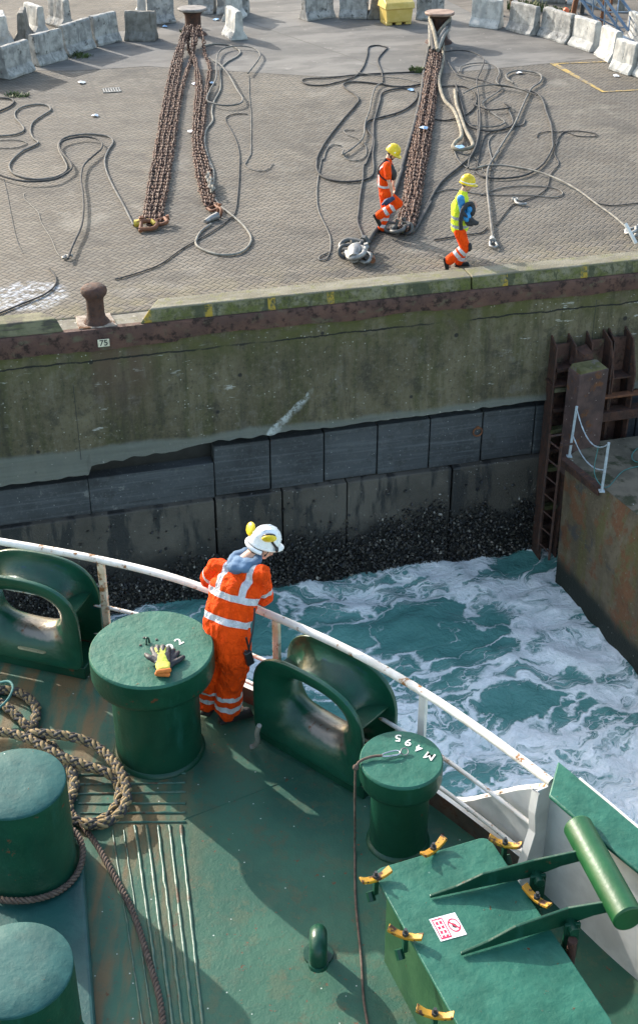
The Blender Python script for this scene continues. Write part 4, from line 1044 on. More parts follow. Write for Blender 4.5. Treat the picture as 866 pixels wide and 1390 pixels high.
Td = (4.33, 400, 50); Te = (4.33, 400, 200)
rope(cat([(740,278),(680,290),(600,292),(480,275),(380,265),(310,268),(285,285),(310,310),(350,335),(375,370),(350,410),(280,490),(200,590),(150,670),(130,720)],Td,[(130,70),(130,130),(160,170),(230,195),(310,203),(400,192),(450,170),(465,130),(460,60)],Te)+[(x/4.33+400,y/4.33+50) for x,y in [(460,680),(465,600),(425,545),(415,520),(440,490),(520,470),(620,440),(690,395),(720,350),(705,315),(640,303),(560,312),(510,335),(500,380),(485,430),(465,500),(463,560),(455,640),(420,740)]]+[(x/4.33+400,y/4.33+200) for x,y in [(405,110),(400,190),(385,280),(375,380),(370,440),(395,510),(410,570),(412,660)]],'long dark rope in wide bends, ending at the pile of shackles',.042,'rope_dark')
rope([(520,270),(480,290),(455,350),(440,430),(415,500),(405,580),(370,630),(285,690),(288,665)],'grey rope running down behind the bending worker to a hooked end',.036,'rope_grey',Td,z=.07)
rope([(545,65),(510,100),(490,130),(492,160),(510,205),(518,262)],'short dark rope piece hooked at its top end, above the long crossing lines',.036,'rope_dark',Td)
rope([(545,62),(490,50),(435,60),(425,110),(400,180),(350,235),(240,270),(160,285),(80,280),(42,260),(80,245),(200,240),(350,225),(500,215),(745,205)],'dark rope with a square bend and a long flat loop left of the right bollard',.036,'rope_dark',Td)
rope([(360,200),(400,215),(480,228),(560,240),(640,248),(735,268)],'thin rope running from the flat loop to the right hand chain',.022,'rope_grey',Td,z=.05)
rope(cat([(275,640),(225,635),(190,660),(170,720)],Td,[(160,70),(140,170),(130,260),(140,370),(190,480),(210,540),(208,610),(185,655),(145,660),(150,640),(205,615)],Te),'thin grey rope ending in a small closed loop left of the shackle pile',.024,'rope_grey')
rope([(350,548),(290,550),(310,575),(375,600),(415,640),(420,690),(390,720),(340,728),(295,710),(285,680)],'thin curled line above and left of the bending worker',.02,'rope_grey',Td)
rope(cat([(810,0),(790,50),(775,120),(760,200),(740,350),(700,520),(660,660),(625,779)],Td,[(630,130),(590,250),(540,370),(490,465),(430,555),(400,600)],Te),'thick dark hawser along the left side of the right hand chain bundle',.085,'rope_dark')
Tf = (3.608, 590, 60); Tg = (2.83, 560, 180)
rope([(30,-100),(40,0),(35,100),(20,180),(45,270),(90,320),(120,390),(130,450),(100,480),(90,505),(130,515),(178,505),(183,480),(150,420),(125,350),(105,290),(98,225)],'thick cream hawser with a folded eye lying right of the right hand chain',.085,'rope_cream',Tf,z=.095)
rope([(45,38),(110,30),(180,38),(225,60),(240,85),(225,130),(205,180),(215,270),(220,400),(200,500),(170,560),(163,605)],'dark rope arching from the right bollard and dropping straight through the tangle',.036,'rope_dark',Tf,z=.11)
rope([(120,135),(130,110),(180,95),(250,93),(300,110),(315,140),(300,180),(322,220),(240,280),(245,310),(300,350),(340,380),(310,400),(250,405),(170,395)],'grey rope in an open hook shape in the upper part of the tangle',.032,'rope_grey',Tf,z=.05)
rope(cat([(385,190),(352,168),(355,145),(400,130),(470,135),(518,150),(515,185),(470,220),(430,300),(390,390),(340,470),(290,550)],Tf,[(330,70),(292,130),(285,200),(295,300),(305,390),(308,425)],Tg),'long rope with a round loop at its top, ending at the wire socket',.045,'rope_grey',z=.06)
rope(cat([(440,225),(500,240),(530,280),(545,330),(570,400),(575,470)],Tf,[(535,60),(500,120),(440,160),(360,175),(280,172),(240,150)],Tg),'dark rope sweeping in a big curve below the tangle, right of its round loop',.042,'rope_dark',z=.045)
rope(cat([(500,455),(505,440),(550,428),(600,430),(700,425),(790,440),(780,452),(700,450),(640,430),(610,450),(590,490)],Tf,[(560,30),(550,50),(545,85),(560,120),(530,160),(515,210),(480,240),(400,270),(370,290),(320,355)],Tg),'thin dark line with a flat loop far right, trailing past the small hook',.022,'rope_dark')
rope([(245,135),(300,125),(380,130),(480,150),(570,185),(640,225),(700,270),(770,320),(828,372)],'pale rope stretched from the tangle to the silver shackles at the right edge',.036,'rope_light',Tg,z=.075)
rope([(680,262),(740,278),(800,278),(920,262)],'thin dark line running off the right edge above the silver shackles',.022,'rope_dark',Tg)
rope([(90,230),(150,218),(250,235),(330,240),(440,240),(540,248),(575,235),(550,215),(470,205),(400,205),(330,215),(260,240)],'thin flat looped line on the paving right of the yellow vest worker',.022,'rope_grey',Tg)
rope(cat([(250,20),(230,80),(180,130),(110,190),(60,270),(20,350)],Tg,[(800,320),(750,410),(700,490),(650,510)],Te,lead=[(648,150)]),'dark rope running from the tangle down to the foot of the right hand chain',.05,'rope_dark')
rope([(-40,225),(60,205),(150,210),(195,240),(200,290),(160,340),(60,372),(-30,362)],'dark rope loop bulging out from under the right hand chain',.034,'rope_dark',Tf)
rope([(60,80),(100,140),(150,160),(240,180),(300,200),(400,215),(500,250)],'dark rope slanting across the top of the tangle',.038,'rope_dark',Tf,z=.09)
rope([(140,240),(220,205),(330,200),(440,225)],'short grey rope bow in the middle of the tangle',.034,'rope_grey',Tf,z=.13)
rope([(100,190),(140,330),(160,390),(250,425),(350,410),(382,375),(340,285)],'dark rope curving round the lower side of the tangle',.04,'rope_dark',Tf,z=.05)
rope([(190,295),(260,320),(320,318),(372,308),(340,290)],'flat black rope bight inside the tangle',.036,'rope_dark',Tf,z=.09)
rope([(442,368),(430,395),(380,405),(280,430),(240,460),(215,560),(208,600)],'thin dark line leaving the tangle downwards, left of the long looped rope',.026,'rope_dark',Tf)
rope([(290,440),(262,480),(275,550),(290,590)],'short thin line below the tangle',.024,'rope_grey',Tf)
rope([(150,475),(170,520),(200,560),(250,640)],'thin pale twine hanging from the folded eye of the cream hawser',.012,'rope_light',Tf)
rope([(90,505),(110,560),(150,600),(190,612),(240,600),(330,590),(450,615)],'thin grey line curving under the folded eye of the cream hawser',.026,'rope_grey',Tf)
rope([(82,412),(130,404),(200,392),(260,385),(285,365)],'short dark rope end behind the legs of the yellow vest worker',.026,'rope_dark',Tg)
rope([(300,95),(295,130),(315,150)],'thin stub of line beside the long looped rope',.014,'rope_grey',Tg)
hk = empty('hook', gz(700,277)); tag(hk, 'small pale hook lying on the paving at the bend of a thin dark line', 'hook')
mb = MB(); mb.tube(spline([V((0,.18,.04)),V((0,-.02,.04)),V((.08,-.12,.04)),V((.2,-.1,.04))],4), .03, 7); mb.build('shank', MT['chain_grey'], hk, smooth=60)
mb = MB(); mb.tube([V((.06*math.cos(a), .22+.06*math.sin(a), .04)) for a in [2*PI*i/10 for i in range(10)]], .022, 6, closed=True); mb.build('eye', MT['chain_grey'], hk, smooth=60)
# rope turns on the right bollard holding the chain bundle
b2 = B2.location
def bollard_rope(pts, r, mat, label):
    p = spline(pts, 6); mb = MB(); mb.tube(p, r, 8); o = mb.build('mooring_strop', MT[mat], smooth=80, fix=False); recenter(o, p[0])
    tag(o, label, 'rope', 'rope strops on the right bollard')
ends = [gz(584,64,.15), gz(588,68,.32), gz(591,70,.36), gz(594,68,.34), gz(598,64,.2)]
for i, (mt, off, lab) in enumerate((('rope_light',-.3,'pale rope strop on the left side of the right bollard'),('rope_grey',.29,'grey rope strop crossing to the right side of the right bollard'),('rope_dark',-.1,'dark rope strop in the middle of the right bollard'),('rope_cream',.12,'cream rope strop lying over the others on the right bollard'))):
    s = 1 if off > 0 else -1; e = ends[(0,4,1,3)[i]]; e2 = ends[(3,1,4,0)[i]]
    zt = .5+.07*i
    ring = [b2+V((.31*math.cos(a), .31*math.sin(a), zt)) for a in [math.radians(q) for q in (-20, 40, 90, 140, 200)]]
    bollard_rope([e2, (e2+ring[0])/2+V((0,0,.06))]+ring+[(e+ring[-1])/2+V((0,0,.06)), e], .06, mt, lab)
# lumps of rope end by the tangle
# litter
for i, (px, py, m, lab) in enumerate(((111,112,'litter','scrap of white paper on the apron below the left barriers'),(130,157,'litter','white scrap lying on the paving above the long winding rope'),(265,114,'litter','white scrap beside the left edge of the middle chain bundle'),(288,113,'litter_blue','pale blue scrap right of the middle chain bundle'),(224,36,'litter_blue','blue scrap at the foot of the barrier left of the left bollard'),(293,27,'litter_blue','blue and white litter behind the left bollard'),(261,179,'litter','small white scrap between the two left chain bundles'),(704,99,'litter','white scrap beside the barriers'),(836,103,'litter','white scrap at the foot of the cracked white barrier'),(558,122,'litter_blue','pale blue scrap on the dark rope loop left of the right chain'),(624,200,'litter_blue','pale blue tape on the folded eye of the cream hawser'),(575,174,'litter_blue','pale blue scrap caught on the right hand chain'))):
    c = gz(px, py, .02 if i not in (10, 11) else .2); r = random.Random(i); mb = MB(); n = 7
    pts = [V((.14*math.cos(2*PI*q/n)*r.uniform(.5,1), .16*math.sin(2*PI*q/n)*r.uniform(.5,1), r.uniform(-.004,.035))) for q in range(n)]
    mb.add(pts+[V((0,0,.05))], [(q,(q+1)%n,n) for q in range(n)]); o = mb.build('litter', MT[m], smooth=0, fix=False); o.location = c
    tag(o, lab, 'litter', 'litter on the quay')
# ================================================================== THE SHIP
ZD, ZR = 2.2, 3.2
RP = [gz(*p, ZR) for p in ((-60,727),(0,735),(137,760),(250,789),(375,838),(480,886),(575,940),(660,997),(748,1062))]
FWD = [V((-9,8.6,ZR)), V((-6,9.25,ZR)), V((-4.4,9.5,ZR))]
edge = FWD+RP
bul = [gz(748,1062,ZR), gz(800,1106,ZR), gz(866,1162,ZR)]
dend = (bul[2]-bul[0]).normalized()
AFT = [bul[1], bul[2], bul[2]+dend*.8+V((.05,0,0)), bul[2]+dend*1.8+V((.0,0,0)), V((3.6,0,ZR)), V((4.1,-6,ZR))]
outline = spline(edge, 5)[:-1]+spline([bul[0]]+AFT, 4)
def off_line(pts, d):                         # offset to the outboard (left of travel) side
    out = []
    for i, p in enumerate(pts):
        t = (pts[min(len(pts)-1, i+1)]-pts[max(0, i-1)]); t.z = 0; t.normalize()
        out.append(p+V((-t.y, t.x, 0))*d)
    return out
mb = MB(); dk_pts = [V((p.x,p.y,ZD)) for p in outline]
mb.add(dk_pts+[V((-9,-6,ZD))], [tuple(range(len(dk_pts)+1))])
deck = tag(mb.build('deck', MT['deck'], smooth=0), kind='structure')
if deck.data.polygons[0].normal.z < 0: deck.data.flip_normals()
# raised weld beads that give grip when the deck is wet
def bead(mb, a, b, r=.014):
    n = 26; pts = [gz(*a, ZD+.002)+(gz(*b, ZD+.002)-gz(*a, ZD+.002))*(i/n) for i in range(n+1)]
    rr = random.Random(int(a[0]*9+a[1]))
    mb.tube([p+V((rr.gauss(0,.0015), rr.gauss(0,.0015), 0)) for p in pts], [r*rr.uniform(.8,1.2) for _ in pts], 7)
mb = MB()
for i in range(7):
    x0 = 246-15.5*i; bead(mb, (x0,1121+(i>4)*6), (x0+30+2*i,1398), .013 if i < 5 else .007)
for i in range(6): bead(mb, (98+3*i,1052+13*i), (252,1056+12.5*i-6+ (3 if i>2 else 0)), .010)
mb.build('grip_beads', pm('worn_grip_bead_paint', (.024,.092,.062), (.075,.13,.092), 14, .4, .4, 30, .006, rust=((.13,.075,.035), 5, .54, .64)), deck, smooth=70)
mb = MB(); mb.tube([gz(-20,880,ZD), gz(130,945,ZD), gz(250,1118-6,ZD), gz(340,1078,ZD), gz(520,1010,ZD)][2:], .006, 6); mb.build('plate_seam', MT['deck'], deck)
# gunwale bar: low raised edge, white on top and rusty brown inboard
gun_in = off_line([V((p.x,p.y,0)) for p in outline], -.01); gun_out = off_line([V((p.x,p.y,0)) for p in outline], .055)
mb = MB(); vs = []; fs = []
nE = len(spline(edge, 5))-1
for i in range(nE):
    a, b = gun_in[i], gun_out[i]
    vs += [a+V((0,0,ZD)), a+V((0,0,ZD+.16)), b+V((0,0,ZD+.16)), b+V((0,0,ZD-.3))]
    if i:
        q = 4*(i-1); w = 4*i
        for j in range(3): fs.append((q+j, q+j+1, w+j+1, w+j))
mb.add(vs, fs)
mb.m = [1 if q % 3 == 1 else 0 for q in range(len(mb.f))]
gun = mb.build('gunwale_bar', [pm('rust_streaked_edge_paint', (.045,.035,.028), (.085,.06,.045), 5, .6, .3, 30, .006, rust=((.12,.045,.025), 4, .5, .62)), MT['rail']], smooth=40)
tag(gun, 'low raised deck edge bar with rust streaked paint along the foot of the railing', 'deck edge')
# hull below
mb = MB(); vs = []; fs = []
hp_ = off_line([V((p.x,p.y,0)) for p in outline], .05)
for i, p in enumerate(hp_):
    c = V((-2.5, -2, 0)); inn = (c-p); inn.z = 0; inn.normalize()
    vs += [p+V((0,0,ZD-.002)), p+inn*1.5+V((0,0,-2.2)), p+inn*2.6+V((0,0,-7.5))]
    if i:
        q = 3*(i-1); w = 3*i
        for j in range(2): fs.append((q+j, w+j, w+j+1, q+j+1))
mb.add(vs, fs); tag(mb.build('ship_hull', MT['green'], smooth=40), 'dark green flared ship hull below the edge of the green deck', 'hull')
# ------------------------------------------------------------------ railing
rl = empty('railing', gz(375,838,ZR)*1.0+V((0,0,-1.0)))
tag(rl, 'white pipe railing with rust chips curving along the edge of the green deck', 'railing')
org = rl.location.copy()
end = gz(748,1062,ZR)+V((0,0,.0))
rpts = spline(edge[:-1]+[end], 8)
mb = MB(); mb.tube([p-org for p in rpts], .032, 12); mb.build('top_rail', MT['rail'], rl, smooth=60)
low = [V((p.x,p.y,0)) for p in rpts]
mid = [p+V((0,0,ZD+.52)) for p in low]; bot_ = [p+V((0,0,ZD+.22)) for p in low]
mb = MB(); mb.tube([p-org for p in mid], .017, 8); mb.build('middle_rail', MT['rail'], rl, smooth=60)
mb = MB(); mb.tube([p-org for p in bot_], .017, 8); mb.build('lower_rail', MT['rail'], rl, smooth=60)
for px, py in ((-40,729),(137,760),(375,838),(575,940)):
    p = gz(px, py, ZR); j = min(range(len(rpts)), key=lambda q: (rpts[q]-p).length); t = rpts[min(j+1,len(rpts)-1)]-rpts[j-1]
    R3 = Matrix.Rotation(math.atan2(t.y, t.x), 3, 'Z')
    mb = MB(); mb.box(p-org+V((0,0,-.515)), (.062,.034,.96), R=R3); mb.build('stanchion', MT['stanchion'] if px < 500 else MT['white'], rl, bevel=.004)
# ------------------------------------------------------------------ closed chocks
def chock(front_mid, dirv, label, L=1.08, H=.95, D=.40):
    ang = math.atan2(dirv.y, dirv.x)
    o = empty('fairlead_chock', V((front_mid.x, front_mid.y, ZD)), ang)
    tag(o, label, 'fairlead', 'green fairleads at the deck edge')
    # local: x along the edge, y outboard, z up
    zb, n = .12, 72
    def outl(a):                                # outline of the rim: flat base, chamfered rounded shoulders
        c, s_ = math.cos(a), math.sin(a)
        e = 3.4; hx, hz = L/2, (H-zb)/2
        if s_ >= 0:
            e = 2.75; k_ = (abs(c/hx)**e+abs(s_/hz)**e)**(-1/e)
        else:
            e = 14; k_ = (abs(c/hx)**e+abs(s_/hz)**e)**(-1/e)
        return V((k_*c, 0, zb+hz+k_*s_))
    def hole(a):
        c, s_ = math.cos(a), math.sin(a); hx, hz = .31, .19
        e = 2.5; k_ = (abs(c/hx)**e+abs(s_/hz)**e)**(-1/e)
        return V((k_*c, 0, zb+.44+k_*s_))
    ss = [-1,-.985,-.95,-.88,-.78,-.64,-.48,-.3,-.1,.1,.3,.48,.64,.78,.88,.95,.985,1]
    vs = []; fs = []
    for i in range(n):
        a = 2*PI*i/n+.0001
        O, I = outl(a), hole(a)
        for s_ in ss:
            b = 1-math.sqrt(max(0, 1-s_*s_)); p = I+(O-I)*b; p.y = D/2+s_*D/2
            vs.append(p)
    m_ = len(ss)
    for i in range(n):
        for j in range(m_-1): fs.append((i*m_+j, ((i+1)%n)*m_+j, ((i+1)%n)*m_+j+1, i*m_+j+1))
    mb = MB(); mb.add(vs, fs)
    sh = mb.build('body', MT['chock'], o, smooth=60)
    sm = sh.modifiers.new('thick', 'SOLIDIFY'); sm.thickness = .036; sm.offset = 0
    bv = sh.modifiers.new('bevel', 'BEVEL'); bv.width = .006; bv.segments = 2; bv.limit_method = 'ANGLE'; bv.angle_limit = math.radians(50)
    for sx in (-1, 1):                          # web plates in the outer channel
        mb = MB(); pts = []
        for b in [q/10 for q in range(11)]:
            s_ = -.97+1.94*b; pts.append(V((0, D/2+s_*D/2, 0)))
        a0 = PI*.07 if sx > 0 else PI*.93
        O, I = outl(a0), hole(a0); vs = []
        for s_ in [q/8-1 for q in range(17)]:
            bb = 1-math.sqrt(max(0, 1-s_*s_*.94)); p = I+(O-I)*bb; p.y = D/2+s_*.97*D/2; vs.append(p)
        m2 = len(vs); mb.add([p+V((0,0,-.01)) for p in vs]+[p+V((0,0,.01)) for p in vs], [tuple(range(m2)), tuple(range(2*m2-1,m2-1,-1))]+[(q,(q+1)%m2,m2+(q+1)%m2,m2+q) for q in range(m2)])
        mb.build('web_plate', MT['green'], o)
    mb = MB(); mb.box((0, D/2, zb/2+.0), (L*.985, D*.86, zb*1.0)); mb.build('pedestal', MT['green'], o, bevel=.006)
    return o
k = N('rope_burnished_green'); co = k.coords(False); x, y, z = k.sep(co)
n1 = k.noise(co, 3, 5, .6)
col = k.mix(k.ramp(n1, .36, .64), (.004,.050,.027), (.007,.072,.040))
# bare worn steel on the lower lip of the hole, where ropes run
r = k.m('SQRT', k.m('ADD', k.m('POWER', k.m('DIVIDE', k.m('SUBTRACT', x, .12), .24), 2.0), k.m('POWER', k.m('DIVIDE', k.m('SUBTRACT', z, .375), .06), 2.0)))
r = k.m('ADD', r, k.m('MULTIPLY', k.m('SUBTRACT', k.noise(co, 7, 5, .66), .5), .9))
wear = k.ramp(r, 1.15, .75)
col = k.mix(wear, col, k.mix(k.ramp(k.noise(co, 12, 5, .7), .55, .70), (.20,.18,.15), (.13,.06,.03)))
rn = k.noise(co, 12, 6, .7); col = k.mix(k.ramp(rn, .70, .75), col, (.13,.05,.02))
sc_ = k.m('MULTIPLY', k.ramp(k.noise(k.vm('MULTIPLY', co, (3, 3, 14)), 1.0, 5, .65), .62, .68), .6); col = k.mix(sc_, col, (.012,.05,.075))
MT['chock'] = k.out(col, k.m('ADD', .22, k.m('MULTIPLY', n1, .2)), k.m('MULTIPLY', wear, .6), k.bump(k.m('ADD', k.noise(co, 9, 4), k.m('MULTIPLY', k.noise(co, 40, 4), .4)), .35, .012))
fl, fr = gz(352,1006,ZD), gz(486,1086,ZD)
chock((fl+fr)/2, (fr-fl), 'green fairlead chock with oval hole right of the leaning worker')
dl = V((.955,-.297,0)); fr2 = gz(116,926,ZD)
chock(fr2-dl*.54, dl, 'green fairlead chock with oval hole at the left picture edge, worn scar on its front')
lc = [o for o in COL.objects if o.get('category') == 'fairlead'][-1]
mb = MB(); LI = (Matrix.Translation(lc.location) @ Matrix.Rotation(lc.rotation_euler.z, 4, 'Z')).inverted()
q0 = LI @ gz(26,885,2.38); q1 = LI @ gz(61,897,2.38); q0.y = q1.y = .012; q1.z = q0.z = .235
mb.tube([q0+V((0,0,0)), q0.lerp(q1,.08), q0.lerp(q1,.92), q1], [.018,.036,.036,.018], 12, flat=.30)
mb.build('worn_patch', pm('bare_primer_scar', (.20,.19,.10), (.30,.28,.16), 12, .6, .3, 40, .004, rust=((.13,.06,.03), 14, .55, .62)), lc, smooth=60)
# ------------------------------------------------------------------ mooring bitts
def bitt(c, cap_r, post_r, h, cap_h, label, name='deck_bollard'):
    o = empty(name, (c[0], c[1], ZD)); tag(o, label, 'bollard')
    mb = MB()
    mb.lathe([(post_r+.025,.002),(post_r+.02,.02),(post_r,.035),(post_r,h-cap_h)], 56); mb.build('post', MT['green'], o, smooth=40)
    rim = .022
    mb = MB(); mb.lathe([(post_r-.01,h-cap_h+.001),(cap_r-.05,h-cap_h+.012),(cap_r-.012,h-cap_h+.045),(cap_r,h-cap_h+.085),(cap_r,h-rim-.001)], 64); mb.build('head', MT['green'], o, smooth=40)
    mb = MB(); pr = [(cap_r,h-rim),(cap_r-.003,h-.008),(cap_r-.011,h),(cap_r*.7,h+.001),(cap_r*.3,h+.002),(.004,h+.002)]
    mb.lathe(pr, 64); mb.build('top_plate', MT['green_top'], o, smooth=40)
    return o
c1 = (-1.255, 7.93)
K1 = bitt(c1, .468, .335, 1.0, .28, 'big green mushroom headed bollard with gloves and white numerals 92 on top')
c2 = (.572, 6.955)
K2 = bitt(c2, .292, .208, .79, .235, 'green mushroom headed bollard stencilled M495 with a carabiner tied on top')
# writing on the heads
def on_top(s, px, py, zt, size, ang, parent, mat='white_paint', flip=1):
    p = gz(px, py, zt); M = Matrix.Translation(p-parent.location) @ Matrix.Rotation(math.radians(ang), 4, 'Z')
    return text_mesh(s, size, MT[mat], 'numeral', parent, .0012, M)
zt = ZD+1.004
on_top('9', 232, 878.5, zt, .105, 42, K1); on_top('2', 243.5, 871, zt, .105, 42, K1)
zt = ZD+.795
for ch_, px, py, a in (('M',583,1026,150),('4',568.5,1015.5,158),('9',554,1007.5,166),('5',540,1001.5,174)): on_top(ch_, px, py, zt, .098, a, K2)
# stud pattern on the big head
mb = MB()
for px, py in ((191,876),(196,866),(207,879),(213,868.5)): mb.lathe([(.010,0),(.010,.006),(.003,.008)], 8, c=gz(px, py, ZD+1.002)-K1.location)
mb.build('stud', MT['black_ink'], K1)
mb = MB(); pp = [gz(199,875,ZD+1.004),gz(199,866,ZD+1.035),gz(202,867,ZD+1.03),gz(203,872,ZD+1.004)]
mb.tube([p-K1.location for p in spline(pp,4)], .008, 7); mb.build('pad_eye', MT['green'], K1)
# plinth with the two plain posts
pe = [gz(95,1122,2.3), gz(112,1140,2.3), gz(124,1300,2.3), gz(131,1395,2.3)]
mb = MB(); poly = [(-4.5,7.35),(-2.05,7.32),(pe[0].x,pe[0].y+.02)]+[(p.x,p.y) for p in pe[1:]]+[(pe[3].x-.05,3.6),(-4.5,3.6)]
poly = poly[::-1]
mb.prism(poly, ZD+.002, ZD+.1); pln = mb.build('bollard_plinth', MT['green_plinth'], smooth=0, bevel=.03, seg=3)
tag(pln, 'raised teal green plinth on deck under the two plain bollards at lower left', 'plinth')
def plain_bitt(c, r, z1, label):
    o = empty('deck_bollard', (c[0], c[1], ZD+.1)); tag(o, label, 'bollard'); h = z1-ZD-.1
    mb = MB(); mb.lathe([(r+.03,.001),(r+.012,.02),(r,.04),(r,h-.02)], 56); mb.build('post', MT['green'], o, smooth=40)
    mb = MB(); mb.lathe([(r,h-.019),(r-.003,h-.006),(r-.012,h),(r*.5,h+.003),(.004,h+.004)], 56); mb.build('top_plate', MT['bluegreen'], o, smooth=40)
    return o
MT['bluegreen'] = pm('chalky_blue_green_paint', (.010,.060,.058), (.018,.085,.080), 5, .6, .5, 14, .012, rust=(RUSTC, 14, .68, .72), specks=((.35,.42,.40), 6, .045), spec=.25)
K3 = plain_bitt((-2.04,6.64), .338, 3.07, 'plain green cylinder bollard with a brown rope round its foot, lower left')
K4 = plain_bitt((-1.75,5.13), .338, 3.07, 'plain green cylinder bollard at the bottom left corner, without rope')
# ------------------------------------------------------------------ ropes on deck
def twist(path, r, pitch, strands, mats, name, label, yarn=.52, step=.012):
    """strands laid round the path"""
    p = resample(spline(path, 10), step); mb = MB(); n = len(p)
    fr_ = []; nrm = None
    for i in range(n):
        t = (p[min(n-1,i+1)]-p[max(0,i-1)]).normalized()
        if nrm is None: nrm = V((0,0,1))
        nrm = (nrm-t*nrm.dot(t)).normalized(); fr_.append((nrm.copy(), t.cross(nrm)))
    for s_ in range(strands):
        pts = []
        for i in range(n):
            a = 2*PI*(i*step/pitch+s_/strands); nn, bb = fr_[i]
            pts.append(p[i]+(nn*math.cos(a)+bb*math.sin(a))*r*(1-yarn*.75))
        mb.tube(pts, r*yarn, 6, s_ % len(mats))
    o = mb.build(name, mats, smooth=80, fix=False); recenter(o, p[0]); return tag(o, label, 'rope')
def plait(path, r, pitch, name, label, step=.014):
    """eight strand plait: four run one way, four the other, in two colours"""
    p = resample(spline(path, 10), step); n = len(p); fr_ = []; nrm = None; mb = MB()
    for i in range(n):
        t = (p[min(n-1,i+1)]-p[max(0,i-1)]).normalized()
        if nrm is None: nrm = V((0,0,1))
        nrm = (nrm-t*nrm.dot(t)).normalized(); fr_.append((nrm.copy(), t.cross(nrm)))
    for hand in (1, -1):
        for s_ in range(4):
            pts = []
            for i in range(n):
                th = hand*(2*PI*(i*step/pitch))+PI/2*s_+(PI/4 if hand < 0 else 0)
                rad = r*(.62+.16*hand*math.cos(2*(th*hand)+s_*PI)); nn, bb = fr_[i]
                pts.append(p[i]+nn*math.cos(th)*rad+bb*math.sin(th)*rad)
            mb.tube(pts, r*.44, 6, 0 if hand > 0 else 1)
    o = mb.build(name, [MT['rope_tan'], MT['rope_navy']], smooth=80, fix=False); recenter(o, p[0]); return tag(o, label, 'rope')
Th = (3.391, 0, 900)
def dk(pts, z0): return [gz(x/Th[0], y/Th[0]+Th[2], ZD+q) for (x, y), q in zip(pts, z0)]
pr = [(-170,170),(-80,140),(0,126),(70,130),(130,160),(168,205),(165,255),(145,310),(115,280),(70,235),(15,190),(-60,170),(-140,210),(-150,290),(-70,320),(0,318),(80,330),(160,362),(240,408),(320,445),(420,480),(500,508),(545,555),(548,630),(500,705),(410,738),(330,712),(318,650),(345,575),(332,500),(290,440),(240,385),(160,345),(150,326),(220,326),(330,340),(420,370),(490,420),(548,490),(580,565),(582,640),(545,700),(470,742),(380,740)]
zz = [.04]*9+[.05,.05,.04,.04,.05,.07,.09,.10,.11,.11,.10,.09,.09,.05,.04,.04,.04,.04,.04,.04,.05,.05,.04,.06,.12,.14,.14,.11,.10,.12,.13,.13,.12,.11,.10]
plait(dk(pr, zz), .036, .25, 'mooring_rope', 'thick plaited tan and navy mooring rope lying in loops on the green deck')
twist(dk([(300,628),(330,680),(400,772),(450,842),(500,930),(560,1040),(610,1140),(650,1250),(680,1350),(720,1480),(745,1600),(760,1760)], [.04]*3+[.022]*9), .021, .10, 3, [MT['rope_brown']], 'mooring_line', 'thin brown twisted rope running down the deck past the weld beads')
ringp = [V(K3.location)+V((.385*math.cos(a), .385*math.sin(a), .04+.015*math.sin(3*a)+(.16 if q > 24 else 0)*0)) for q, a in [(q, 2*PI*q/30+1.2) for q in range(31)]]
ringp += [V(K3.location)+V((.43*math.cos(1.2), .43*math.sin(1.2), .10)), gz(322/3.391, 900+800/3.391, 2.42)]
twist(ringp, .022, .10, 3, [MT['rope_brown']], 'mooring_line', 'brown twisted rope wrapped round the foot of the plain left bollard')
mb = MB(); mb.tube(spline(dk([(-60,250),(0,205),(40,165),(62,115),(45,86),(0,90),(-40,100)], [.06,.1,.14,.16,.14,.1,.06]), 6), .011, 7)
tag(mb.build('cord', MT['rope_teal'], smooth=80), 'thin dark teal cord looped over the plaited mooring rope', 'cord')
# lashing by the right chock
mb = MB(); pp = [gz(352,985,ZD+.42), gz(349,995,ZD+.3), gz(350,1005,ZD+.16), gz(346,1012,ZD+.05), gz(340,1014,ZD+.03)]
mb.tube(spline(pp,5), [.02]*21, 7); tag(mb.build('lashing', MT['rope_light'], smooth=80), 'short pale rope tail at the left foot of the right fairlead', 'rope')
# carabiner, strap and line on the M495 bollard
zt = ZD+.80
cr_ = empty('carabiner', gz(530,1023,zt)); tag(cr_, 'silver carabiner clipped to a ring on top of the M495 bollard', 'carabiner')
ol = cr_.location
A_, B_ = gz(519,1026,zt+.015)-ol, gz(543,1021,zt+.015)-ol; dC = (B_-A_).normalized(); nC = V((-dC.y,dC.x,0))
steel = plain('bright_steel', (.45,.46,.48), .25, .9)
ov = [A_+dC*0+nC*.008, A_+dC*.03+nC*.02, B_-dC*.03+nC*.024, B_+nC*.004, B_-dC*.02-nC*.02, A_+dC*.04-nC*.016, A_-nC*.006]
mb = MB(); mb.tube(spline(ov, 5, True), .006, 8, closed=True); mb.build('frame', steel, cr_, smooth=80)
mb = MB(); mb.tube([A_+dC*.04-nC*.018, B_-dC*.03-nC*.022], .0075, 8); mb.build('gate', steel, cr_, smooth=80)
rg_ = gz(549,1022,zt)-ol
mb = MB(); mb.tube([rg_+V((.026*math.cos(a), .026*math.sin(a), .012+.008*math.sin(a))) for a in [2*PI*q/16 for q in range(16)]], .005, 6, closed=True); mb.build('ring', MT['chain_grey'], cr_, smooth=80)
kn = gz(482.5,1042,zt-.02)
mb = MB(); mb.tube(spline([ol+A_+V((0,0,.002)), gz(505,1027,zt+.012), gz(492,1031.5,zt+.01), gz(486,1036,zt-.006), kn], 5), [.010]*21, 7)
mb.ball(kn, (.022,.022,.024)); 
foot = V((kn.x, kn.y, ZD+.02)); lower = gz(490,1300,ZD+.012)
pts = [kn, kn+V((0,-.004,-.3)), V((kn.x+.004, kn.y-.01, ZD+.2)), foot+V((.005,-.03,0)), (foot+lower)/2+V((-.012,0,-.006)), lower, gz(494,1360,ZD+.012), gz(505,1420,ZD+.012)]
mb.tube(spline(pts, 7), .0085, 7)
